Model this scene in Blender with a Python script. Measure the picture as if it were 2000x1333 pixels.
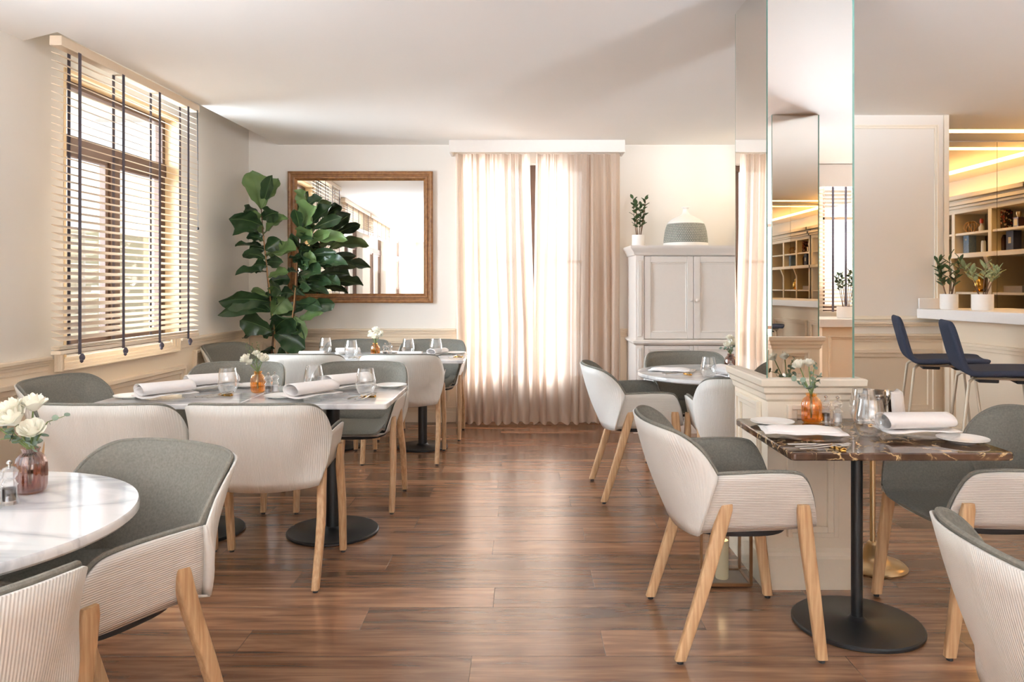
import bpy, math, random
from math import sin, cos, pi, sqrt, atan2, radians
from mathutils import Vector, Matrix
random.seed(7)
for o in list(bpy.data.objects):
    bpy.data.objects.remove(o)
SC = bpy.context.scene
COL = SC.collection

# ------------------------------------------------------------------ camera
cam_d = bpy.data.cameras.new('camera')
cam = bpy.data.objects.new('camera', cam_d)
COL.objects.link(cam)
cam.location = (0, 0, 1.28)
cam.rotation_euler = (pi/2, 0, 0)
cam_d.sensor_width = 36
cam_d.lens = 1480/2000*36
cam_d.shift_x = -0.010
cam_d.shift_y = -(666.5-559)/2000
cam_d.clip_start = 0.05
SC.camera = cam
# ------------------------------------------------------------------ view
SC.view_settings.view_transform = 'Standard'
SC.view_settings.look = 'None'
SC.view_settings.gamma = 1
SC.view_settings.use_curve_mapping = False
SC.view_settings.exposure = 0.78
try:
    SC.cycles.max_bounces = 10
    SC.cycles.diffuse_bounces = 6
    SC.cycles.glossy_bounces = 6
    SC.cycles.transparent_max_bounces = 24
    SC.cycles.caustics_reflective = False
    SC.cycles.caustics_refractive = False
    SC.cycles.sample_clamp_indirect = 6
except Exception:
    pass

def lin(c):
    return tuple(((v/255)/12.92 if v/255 <= .04045 else ((v/255+.055)/1.055)**2.4) for v in c)

# ------------------------------------------------------------------ world
W = bpy.data.worlds.new('daylight')
SC.world = W
W.use_nodes = True
nt = W.node_tree
bg = nt.nodes['Background']
tc = nt.nodes.new('ShaderNodeTexCoord')
sp = nt.nodes.new('ShaderNodeSeparateXYZ')
rp = nt.nodes.new('ShaderNodeValToRGB')
nt.links.new(tc.outputs['Generated'], sp.inputs[0])
mr = nt.nodes.new('ShaderNodeMapRange')
mr.inputs['From Min'].default_value = -.3
mr.inputs['From Max'].default_value = .6
nt.links.new(sp.outputs['Z'], mr.inputs['Value'])
nt.links.new(mr.outputs[0], rp.inputs['Fac'])
e = rp.color_ramp.elements
e[0].position = 0; e[0].color = (.62, .52, .43, 1)
e[1].position = 1; e[1].color = (.62, .78, 1.0, 1)
a = e.new(.27); a.color = (.80, .72, .64, 1)
a = e.new(.36); a.color = (.95, .97, 1.0, 1)
nt.links.new(rp.outputs[0], bg.inputs['Color'])
bg.inputs['Strength'].default_value = 1.3

# ------------------------------------------------------------------ lights (daylight through the windows, plus an added rear fill)
def area(name, loc, direction, sx, sy, power, color, spread=pi):
    l = bpy.data.lights.new(name, 'AREA')
    l.shape = 'RECTANGLE'; l.size = sx; l.size_y = sy
    l.energy = power; l.color = color
    l.spread = spread
    o = bpy.data.objects.new(name, l); COL.objects.link(o)
    o.location = loc
    o.rotation_euler = Vector(direction).to_track_quat('-Z', 'Y').to_euler()
    return o
DAY = (.82, .92, 1.05)
area('daylight_back_window', (1.05, 8.15, 1.45), (-.95, -1, 0), 2.2, 2.3, 225, (.92, .96, 1.04), radians(80))
area('daylight_left_window', (-3.2, 5.13, 1.75), (1, .2, -.08), 1.6, 1.8, 120, DAY, radians(105))
area('daylight_side_window', (-3.25, 1.55, 1.35), (1, 1.1, 2.4), 1.5, 1.7, 60, DAY, radians(100))
area('daylight_side_window', (-3.45, -1.2, 1.35), (1, .7, 1.7), 2.2, 1.7, 320, DAY, radians(115))
area('daylight_side_window', (-3.6, -4.7, 1.35), (1, .04, 2.2), 1.7, 1.7, 400, DAY, radians(125))
area('added_rear_fill', (0.2, -8.4, 1.1), (0, 1, 2.0), 4.2, 1.8, 950, DAY, radians(125))  # unseen fill lamp added at the rear end to lift the room
area('daylight_bar_window', (4.1, -2.5, 1.6), (-.7, 1, 2.3), 1.6, 1.5, 2900, (.84, .93, 1.06), radians(125))
sun_d = bpy.data.lights.new('sun', 'SUN')
sun_d.energy = 1.6; sun_d.color = (1, .92, .82); sun_d.angle = radians(.8)
sun = bpy.data.objects.new('sun', sun_d); COL.objects.link(sun)
sun.rotation_euler = Vector((1, .32, -1.55)).to_track_quat('-Z', 'Y').to_euler()

# ------------------------------------------------------------------ materials
def newmat(name):
    m = bpy.data.materials.new(name); m.use_nodes = True
    t = m.node_tree
    return m, t, t.nodes['Principled BSDF'], t.nodes['Material Output']
def pm(name, c, rough=.5, metal=0, spec=.5, noise=0, nscale=40, bump=0, bscale=200, **kw):
    m, t, b, out = newmat(name)
    col = (*lin(c), 1)
    b.inputs['Base Color'].default_value = col
    b.inputs['Roughness'].default_value = rough
    b.inputs['Metallic'].default_value = metal
    b.inputs['Specular IOR Level'].default_value = spec
    for k, v in kw.items():
        b.inputs[k].default_value = v
    tcn = t.nodes.new('ShaderNodeTexCoord')
    n = t.nodes.new('ShaderNodeTexNoise'); n.inputs['Scale'].default_value = nscale
    n.inputs['Detail'].default_value = 4
    t.links.new(tcn.outputs['Object'], n.inputs['Vector'])
    mx = t.nodes.new('ShaderNodeMix'); mx.data_type = 'RGBA'
    k = max(noise, .02)
    mx.inputs['A'].default_value = tuple(v*(1-k) for v in col[:3]) + (1,)
    mx.inputs['B'].default_value = tuple(min(1, v*(1+k)) for v in col[:3]) + (1,)
    t.links.new(n.outputs['Fac'], mx.inputs['Factor'])
    t.links.new(mx.outputs['Result'], b.inputs['Base Color'])
    if bump:
        n2 = t.nodes.new('ShaderNodeTexNoise'); n2.inputs['Scale'].default_value = bscale
        t.links.new(tcn.outputs['Object'], n2.inputs['Vector'])
        bp = t.nodes.new('ShaderNodeBump'); bp.inputs['Strength'].default_value = bump
        bp.inputs['Distance'].default_value = .002
        t.links.new(n2.outputs['Fac'], bp.inputs['Height'])
        t.links.new(bp.outputs[0], b.inputs['Normal'])
    return m
M = {}
M['wall'] = pm('wall_paint', (232, 226, 217), .75, noise=.02, nscale=3)
M['ceil'] = pm('ceiling_paint', (242, 238, 232), .8, noise=.02, nscale=2)
M['wains'] = pm('wainscot_paint', (231, 213, 188), .45, noise=.02, nscale=3)
M['cream'] = pm('cream_paint', (236, 226, 208), .4, noise=.02)
M['white'] = pm('white_lacquer', (236, 230, 224), .4, noise=.015)
M['armoire'] = pm('armoire_paint', (226, 219, 211), .45, noise=.015)
M['shell'] = None
M['fabric'] = pm('grey_green_felt', (124, 121, 112), .95, spec=.15, noise=.35, nscale=140, bump=.6, bscale=500)
M['navy'] = pm('navy_felt', (64, 69, 84), .95, spec=.15, noise=.3, nscale=260, bump=.5, bscale=500)
M['black'] = pm('black_powder_coat', (22, 23, 25), .38)
M['dark'] = pm('dark_frame', (34, 33, 34), .6)
M['brown_frame'] = pm('brown_window_frame', (92, 68, 54), .45)
M['slat'] = pm('cream_blind_slat', (224, 204, 178), .45, noise=.03)
M['tape'] = pm('slate_tape', (84, 76, 84), .85, noise=.1)
M['linen'] = pm('white_linen', (244, 240, 238), .9, spec=.2, noise=.03, nscale=90, bump=.15, bscale=900)
M['porcelain'] = pm('white_porcelain', (242, 240, 236), .18)
M['steel'] = pm('steel', (205, 200, 194), .16, 1)
M['gold'] = pm('gold', (222, 176, 92), .2, 1)
M['champagne'] = pm('champagne_metal', (206, 182, 142), .28, 1)
M['stool_leg'] = pm('greige_metal', (205, 190, 168), .4, .3)
M['copper'] = pm('aged_copper', (136, 98, 66), .35, .8)
M['wax'] = pm('ivory_wax', (240, 226, 192), .5, noise=.03)
M['leaf'] = pm('fig_leaf', (52, 76, 46), .3, noise=.5, nscale=9)
M['leaf_light'] = pm('fig_leaf_light', (106, 132, 78), .4, noise=.3, nscale=9)
M['leaf_small'] = pm('laurel_leaf', (64, 84, 48), .45, noise=.4, nscale=60)
M['leaf_pale'] = pm('variegated_leaf', (150, 160, 118), .5, noise=.35, nscale=120)
M['euca'] = pm('eucalyptus_leaf', (124, 142, 124), .6, noise=.25, nscale=60)
M['stem'] = pm('green_stem', (108, 124, 70), .6, noise=.2)
M['bark'] = pm('bark', (106, 76, 54), .8, noise=.3, nscale=60)
M['bamboo'] = pm('bamboo', (198, 150, 104), .5, noise=.15, nscale=30)
M['soil'] = pm('soil', (60, 46, 36), .95, noise=.5, nscale=90)
M['petal'] = pm('ivory_petal', (248, 245, 232), .6, noise=.05, nscale=80)
M['lining'] = pm('window_lining', (228, 200, 156), .5)
M['potw'] = pm('white_ceramic', (240, 236, 230), .4)
M['shelf_back'] = pm('shelf_back_panel', (138, 114, 84), .55, noise=.1, nscale=12)
M['pepper'] = pm('peppercorns', (60, 48, 42), .7, noise=.6, nscale=400)
M['salt'] = pm('salt', (240, 240, 240), .8)
M['rattan'] = pm('rattan', (196, 152, 96), .6, noise=.3, nscale=90)
M['bluebox'] = pm('blue_patterned_card', (132, 156, 184), .6, noise=.5, nscale=110)
M['navybox'] = pm('navy_card', (74, 80, 110), .5, noise=.15, nscale=70)
M['greybox'] = pm('grey_card', (150, 138, 126), .6)
M['brownglass'] = pm('brown_bottle_glass', (84, 54, 40), .15)
M['label'] = pm('cream_label', (232, 222, 204), .7)
M['red'] = pm('red_cap', (176, 70, 48), .4)
M['greenvase'] = pm('grey_green_glaze', (150, 156, 138), .4)
M['ext'] = pm('outside_plaster', (226, 200, 160), .9)
M['asphalt'] = pm('outside_paving', (236, 230, 222), .9)

def mirror_mat():
    m, t, b, out = newmat('mirror')
    b.inputs['Base Color'].default_value = (.90, .885, .85, 1)
    b.inputs['Metallic'].default_value = 1; b.inputs['Roughness'].default_value = .004
    return m
M['mirror'] = mirror_mat()
def edge_mat():
    return pm('green_glass_edge', (112, 150, 138), .15)
M['glass_edge'] = edge_mat()

def clear_mat(name, tint, edge=.55, base=.03, rough=.02, metal_tint=(1, 1, 1)):
    m, t, b, out = newmat(name)
    t.nodes.remove(b)
    tr = t.nodes.new('ShaderNodeBsdfTransparent'); tr.inputs['Color'].default_value = (*tint, 1)
    gl = t.nodes.new('ShaderNodeBsdfGlossy'); gl.inputs['Roughness'].default_value = rough
    gl.inputs['Color'].default_value = (*metal_tint, 1)
    lw = t.nodes.new('ShaderNodeLayerWeight'); lw.inputs['Blend'].default_value = .35
    mp = t.nodes.new('ShaderNodeMapRange')
    mp.inputs['To Min'].default_value = base; mp.inputs['To Max'].default_value = edge
    t.links.new(lw.outputs['Facing'], mp.inputs['Value'])
    mx = t.nodes.new('ShaderNodeMixShader')
    t.links.new(mp.outputs[0], mx.inputs[0])
    t.links.new(tr.outputs[0], mx.inputs[1]); t.links.new(gl.outputs[0], mx.inputs[2])
    t.links.new(mx.outputs[0], out.inputs['Surface'])
    return m
M['pane'] = clear_mat('window_glass', (.97, .985, .98), .35, .04)
M['glass'] = clear_mat('drinking_glass', (.965, .97, .97), .75, .05)
M['clear_dish'] = clear_mat('clear_dish_glass', (.95, .955, .96), .32, .04)
M['amber'] = clear_mat('amber_glass', (.98, .72, .30), .5, .05)
M['plum'] = clear_mat('plum_brown_glass', (.64, .40, .28), .6, .08)
M['acrylic'] = clear_mat('clear_acrylic', (.93, .93, .93), .8, .08)

def ribs_mat(name, axis, c):
    m, t, b, out = newmat(name)
    b.inputs['Base Color'].default_value = (*lin(c), 1)
    b.inputs['Roughness'].default_value = .5
    tcn = t.nodes.new('ShaderNodeTexCoord'); s = t.nodes.new('ShaderNodeSeparateXYZ')
    t.links.new(tcn.outputs['Object'], s.inputs[0])
    mu = t.nodes.new('ShaderNodeMath'); mu.operation = 'MULTIPLY'; mu.inputs[1].default_value = 2*pi/.0063
    t.links.new(s.outputs[axis], mu.inputs[0])
    sn = t.nodes.new('ShaderNodeMath'); sn.operation = 'SINE'; t.links.new(mu.outputs[0], sn.inputs[0])
    bp = t.nodes.new('ShaderNodeBump'); bp.inputs['Strength'].default_value = .42
    bp.inputs['Distance'].default_value = .0013
    t.links.new(sn.outputs[0], bp.inputs['Height']); t.links.new(bp.outputs[0], b.inputs['Normal'])
    return m
M['rib_back'] = ribs_mat('white_ribbed_back', 'X', (220, 218, 212))
M['rib_arm'] = ribs_mat('white_ribbed_arm', 'Z', (220, 218, 212))
M['plain_shell'] = pm('white_shell', (220, 218, 212), .5)

def oak_mat():
    m, t, b, out = newmat('oak')
    b.inputs['Roughness'].default_value = .5
    tcn = t.nodes.new('ShaderNodeTexCoord'); mp = t.nodes.new('ShaderNodeMapping')
    mp.inputs['Scale'].default_value = (60, 60, 4)
    t.links.new(tcn.outputs['Object'], mp.inputs[0])
    n = t.nodes.new('ShaderNodeTexNoise'); n.inputs['Scale'].default_value = 1.6; n.inputs['Detail'].default_value = 6
    t.links.new(mp.outputs[0], n.inputs['Vector'])
    r = t.nodes.new('ShaderNodeValToRGB')
    r.color_ramp.elements[0].position = .3; r.color_ramp.elements[0].color = (*lin((170, 130, 90)), 1)
    r.color_ramp.elements[1].position = .7; r.color_ramp.elements[1].color = (*lin((206, 172, 132)), 1)
    t.links.new(n.outputs['Fac'], r.inputs[0]); t.links.new(r.outputs[0], b.inputs['Base Color'])
    return m
M['oak'] = oak_mat()
def frame_wood():
    m, t, b, out = newmat('walnut_frame_wood')
    b.inputs['Roughness'].default_value = .4
    tcn = t.nodes.new('ShaderNodeTexCoord')
    n = t.nodes.new('ShaderNodeTexNoise'); n.inputs['Scale'].default_value = 30; n.inputs['Detail'].default_value = 6
    t.links.new(tcn.outputs['Object'], n.inputs['Vector'])
    r = t.nodes.new('ShaderNodeValToRGB')
    r.color_ramp.elements[0].position = .3; r.color_ramp.elements[0].color = (*lin((120, 78, 40)), 1)
    r.color_ramp.elements[1].position = .7; r.color_ramp.elements[1].color = (*lin((164, 114, 66)), 1)
    t.links.new(n.outputs['Fac'], r.inputs[0]); t.links.new(r.outputs[0], b.inputs['Base Color'])
    return m
M['frame'] = frame_wood()

def marble(name, base, vein, dark, rough, kind):
    m, t, b, out = newmat(name)
    b.inputs['Roughness'].default_value = rough
    b.inputs['Specular IOR Level'].default_value = .6
    geo = t.nodes.new('ShaderNodeNewGeometry')
    n1 = t.nodes.new('ShaderNodeTexNoise'); n1.inputs['Scale'].default_value = 1.7 if kind == 'w' else 7
    n1.inputs['Detail'].default_value = 8; n1.inputs['Distortion'].default_value = 1.2
    mp = t.nodes.new('ShaderNodeMapping'); mp.inputs['Scale'].default_value = (1, 2.2, 1) if kind == 'w' else (1, 1, 1)
    mp.inputs['Rotation'].default_value = (0, 0, .6)
    t.links.new(geo.outputs['Position'], mp.inputs[0]); t.links.new(mp.outputs[0], n1.inputs['Vector'])
    r = t.nodes.new('ShaderNodeValToRGB')
    el = r.color_ramp.elements
    if kind == 'w':
        el[0].position = .42; el[0].color = (*lin(base), 1)
        el[1].position = .62; el[1].color = (*lin(base), 1)
        x = el.new(.50); x.color = (*lin(vein), 1)
        x = el.new(.53); x.color = (*lin(dark), 1)
    else:
        el[0].position = .30; el[0].color = (*lin(dark), 1)
        el[1].position = .75; el[1].color = (*lin(vein), 1)
        x = el.new(.55); x.color = (*lin(base), 1)
    t.links.new(n1.outputs['Fac'], r.inputs[0])
    if kind == 'w':
        t.links.new(r.outputs[0], b.inputs['Base Color'])
    else:
        v = t.nodes.new('ShaderNodeTexVoronoi'); v.feature = 'DISTANCE_TO_EDGE'; v.inputs['Scale'].default_value = 15
        ad = t.nodes.new('ShaderNodeMix'); ad.data_type = 'VECTOR'; ad.inputs['Factor'].default_value = .22
        t.links.new(mp.outputs[0], ad.inputs['A']); t.links.new(n1.outputs['Color'], ad.inputs['B'])
        t.links.new(ad.outputs['Result'], v.inputs['Vector'])
        r2 = t.nodes.new('ShaderNodeValToRGB')
        r2.color_ramp.elements[0].position = .004; r2.color_ramp.elements[0].color = (1, 1, 1, 1)
        r2.color_ramp.elements[1].position = .07; r2.color_ramp.elements[1].color = (0, 0, 0, 1)
        t.links.new(v.outputs['Distance'], r2.inputs[0])
        n3 = t.nodes.new('ShaderNodeTexNoise'); n3.inputs['Scale'].default_value = 14
        t.links.new(mp.outputs[0], n3.inputs['Vector'])
        r3 = t.nodes.new('ShaderNodeValToRGB'); r3.color_ramp.elements[0].position = .44; r3.color_ramp.elements[1].position = .58
        t.links.new(n3.outputs['Fac'], r3.inputs[0])
        mm = t.nodes.new('ShaderNodeMath'); mm.operation = 'MULTIPLY'
        t.links.new(r2.outputs[0], mm.inputs[0]); t.links.new(r3.outputs[0], mm.inputs[1])
        mx = t.nodes.new('ShaderNodeMix'); mx.data_type = 'RGBA'
        mx.inputs['B'].default_value = (*lin((206, 176, 130)), 1)
        t.links.new(mm.outputs[0], mx.inputs['Factor']); t.links.new(r.outputs[0], mx.inputs['A'])
        t.links.new(mx.outputs['Result'], b.inputs['Base Color'])
    return m
M['marble'] = marble('white_marble', (226, 226, 225), (208, 208, 208), (184, 185, 188), .08, 'w')
M['emperador'] = marble('brown_marble', (84, 61, 47), (128, 98, 74), (50, 36, 29), .07, 'b')

def floor_mat():
    m, t, b, out = newmat('wood_floor')
    L = t.links.new
    geo = t.nodes.new('ShaderNodeNewGeometry'); s = t.nodes.new('ShaderNodeSeparateXYZ')
    L(geo.outputs['Position'], s.inputs[0])
    def ma(op, a, c=None, d=None):
        n = t.nodes.new('ShaderNodeMath'); n.operation = op
        for i, v in enumerate((a, c, d)):
            if v is None: continue
            if isinstance(v, (int, float)): n.inputs[i].default_value = v
            else: L(v, n.inputs[i])
        return n.outputs[0]
    rowf = ma('DIVIDE', ma('SUBTRACT', s.outputs['Y'], 2.62), .198)
    row = ma('FLOOR', rowf)
    fr = ma('FRACT', rowf)
    wn = t.nodes.new('ShaderNodeTexWhiteNoise'); wn.noise_dimensions = '1D'; L(row, wn.inputs['W'])
    u = ma('DIVIDE', ma('SUBTRACT', ma('SUBTRACT', s.outputs['X'], .243), ma('ADD', ma('MULTIPLY', row, .43), ma('MULTIPLY', wn.outputs['Value'], .08))), 1.29)
    uf = ma('FLOOR', u); ufr = ma('FRACT', u)
    cid = t.nodes.new('ShaderNodeCombineXYZ'); L(row, cid.inputs[0]); L(uf, cid.inputs[1])
    wn2 = t.nodes.new('ShaderNodeTexWhiteNoise'); wn2.noise_dimensions = '3D'; L(cid.outputs[0], wn2.inputs['Vector'])
    # grain
    sc = t.nodes.new('ShaderNodeCombineXYZ')
    L(ma('ADD', ma('MULTIPLY', s.outputs['X'], 1.6), ma('MULTIPLY', wn2.outputs['Value'], 40)), sc.inputs[0])
    L(ma('MULTIPLY', s.outputs['Y'], 26), sc.inputs[1])
    g1 = t.nodes.new('ShaderNodeTexNoise'); g1.inputs['Scale'].default_value = 1; g1.inputs['Detail'].default_value = 7
    g1.inputs['Distortion'].default_value = .5; g1.inputs['Roughness'].default_value = .62
    L(sc.outputs[0], g1.inputs['Vector'])
    sc2 = t.nodes.new('ShaderNodeCombineXYZ')
    L(ma('ADD', ma('MULTIPLY', s.outputs['X'], 1.3), ma('MULTIPLY', wn2.outputs['Value'], 17)), sc2.inputs[0])
    L(ma('MULTIPLY', s.outputs['Y'], 9), sc2.inputs[1])
    g2 = t.nodes.new('ShaderNodeTexNoise'); g2.inputs['Scale'].default_value = 1.3; g2.inputs['Detail'].default_value = 3
    g2.inputs['Distortion'].default_value = 1.2
    L(sc2.outputs[0], g2.inputs['Vector'])
    r = t.nodes.new('ShaderNodeValToRGB'); el = r.color_ramp.elements
    el[0].position = .30; el[0].color = (*lin((82, 53, 38)), 1)
    el[1].position = .70; el[1].color = (*lin((176, 133, 98)), 1)
    x = el.new(.5); x.color = (*lin((134, 94, 67)), 1)
    L(ma('ADD', ma('MULTIPLY', g1.outputs['Fac'], .55), ma('MULTIPLY', g2.outputs['Fac'], .45)), r.inputs[0])
    hs = t.nodes.new('ShaderNodeHueSaturation')
    L(r.outputs[0], hs.inputs['Color'])
    L(ma('ADD', ma('MULTIPLY', wn2.outputs['Value'], .65), .66), hs.inputs['Value'])
    hs.inputs['Saturation'].default_value = .96
    # seams
    e1 = ma('MINIMUM', fr, ma('SUBTRACT', 1, fr)); e1 = ma('MULTIPLY', e1, .198)
    e2 = ma('MINIMUM', ufr, ma('SUBTRACT', 1, ufr)); e2 = ma('MULTIPLY', e2, 1.29)
    edge = ma('MINIMUM', e1, e2)
    seam = t.nodes.new('ShaderNodeMapRange'); seam.inputs['From Min'].default_value = .0003; seam.inputs['From Max'].default_value = .0016
    L(edge, seam.inputs['Value'])
    mx = t.nodes.new('ShaderNodeMix'); mx.data_type = 'RGBA'
    mx.inputs['A'].default_value = (*lin((88, 60, 46)), 1)
    L(seam.outputs[0], mx.inputs['Factor']); L(hs.outputs[0], mx.inputs['B'])
    L(mx.outputs['Result'], b.inputs['Base Color'])
    ro = ma('ADD', ma('MULTIPLY', g1.outputs['Fac'], .10), .17)
    L(ro, b.inputs['Roughness'])
    b.inputs['Specular IOR Level'].default_value = 1.0
    b.inputs['IOR'].default_value = 1.6
    bp = t.nodes.new('ShaderNodeBump'); bp.inputs['Strength'].default_value = .25; bp.inputs['Distance'].default_value = .002
    L(ma('ADD', ma('MULTIPLY', g1.outputs['Fac'], .15), seam.outputs[0]), bp.inputs['Height'])
    L(bp.outputs[0], b.inputs['Normal'])
    return m
M['floor'] = floor_mat()

def curtain_mat():
    m, t, b, out = newmat('sheer_curtain')
    t.nodes.remove(b)
    L = t.links.new
    col = lin((214, 196, 180))
    df = t.nodes.new('ShaderNodeBsdfDiffuse'); df.inputs['Color'].default_value = (*col, 1)
    tl = t.nodes.new('ShaderNodeBsdfTranslucent'); tl.inputs['Color'].default_value = (*lin((226, 206, 188)), 1)
    tr = t.nodes.new('ShaderNodeBsdfTransparent'); tr.inputs['Color'].default_value = (1, .98, .96, 1)
    m1 = t.nodes.new('ShaderNodeMixShader'); m1.inputs[0].default_value = .48
    L(df.outputs[0], m1.inputs[1]); L(tl.outputs[0], m1.inputs[2])
    lw = t.nodes.new('ShaderNodeLayerWeight'); lw.inputs['Blend'].default_value = .5
    mp = t.nodes.new('ShaderNodeMapRange'); mp.inputs['To Min'].default_value = .12; mp.inputs['To Max'].default_value = .02
    L(lw.outputs['Facing'], mp.inputs['Value'])
    m2 = t.nodes.new('ShaderNodeMixShader')
    L(mp.outputs[0], m2.inputs[0]); L(m1.outputs[0], m2.inputs[1]); L(tr.outputs[0], m2.inputs[2])
    L(m2.outputs[0], out.inputs['Surface'])
    return m
M['curtain'] = curtain_mat()

def emit(name, c, s):
    m, t, b, out = newmat(name)
    b.inputs['Base Color'].default_value = (*lin(c), 1)
    b.inputs['Emission Color'].default_value = (*lin(c), 1)
    b.inputs['Emission Strength'].default_value = s
    return m
M['led'] = emit('warm_led', (255, 206, 130), 15)
M['flame'] = emit('candle_glow', (255, 190, 90), 3)

def vase_weave():
    m, t, b, out = newmat('woven_grey_band')
    b.inputs['Roughness'].default_value = .7
    tcn = t.nodes.new('ShaderNodeTexCoord')
    s = t.nodes.new('ShaderNodeSeparateXYZ'); t.links.new(tcn.outputs['Object'], s.inputs[0])
    at = t.nodes.new('ShaderNodeMath'); at.operation = 'ARCTAN2'
    t.links.new(s.outputs['Y'], at.inputs[0]); t.links.new(s.outputs['X'], at.inputs[1])
    c = t.nodes.new('ShaderNodeCombineXYZ')
    k = t.nodes.new('ShaderNodeMath'); k.operation = 'MULTIPLY'; k.inputs[1].default_value = 1.2
    t.links.new(at.outputs[0], k.inputs[0])
    t.links.new(s.outputs['Z'], c.inputs[0]); t.links.new(k.outputs[0], c.inputs[1])
    br = t.nodes.new('ShaderNodeTexBrick'); br.inputs['Scale'].default_value = 1
    br.inputs['Brick Width'].default_value = .03; br.inputs['Row Height'].default_value = .05
    br.inputs['Mortar Size'].default_value = .004
    br.inputs['Color1'].default_value = (*lin((104, 112, 106)), 1)
    br.inputs['Color2'].default_value = (*lin((84, 92, 88)), 1)
    br.inputs['Mortar'].default_value = (*lin((196, 190, 176)), 1)
    t.links.new(c.outputs[0], br.inputs['Vector'])
    t.links.new(br.outputs['Color'], b.inputs['Base Color'])
    return m
M['weave'] = vase_weave()
def mosaic_mat():
    m, t, b, out = newmat('mosaic_card')
    tcn = t.nodes.new('ShaderNodeTexCoord')
    v = t.nodes.new('ShaderNodeTexVoronoi'); v.inputs['Scale'].default_value = 60; v.distance = 'CHEBYCHEV'
    t.links.new(tcn.outputs['Object'], v.inputs['Vector'])
    sx = t.nodes.new('ShaderNodeSeparateColor'); t.links.new(v.outputs['Color'], sx.inputs[0])
    r = t.nodes.new('ShaderNodeValToRGB'); r.color_ramp.interpolation = 'CONSTANT'
    el = r.color_ramp.elements
    el[0].color = (*lin((60, 40, 34)), 1); el[1].position = .75; el[1].color = (*lin((226, 200, 170)), 1)
    x = el.new(.35); x.color = (*lin((170, 60, 44)), 1)
    x = el.new(.5); x.color = (*lin((40, 30, 28)), 1)
    t.links.new(sx.outputs[0], r.inputs[0]); t.links.new(r.outputs[0], b.inputs['Base Color'])
    return m
M['mosaic'] = mosaic_mat()

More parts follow.
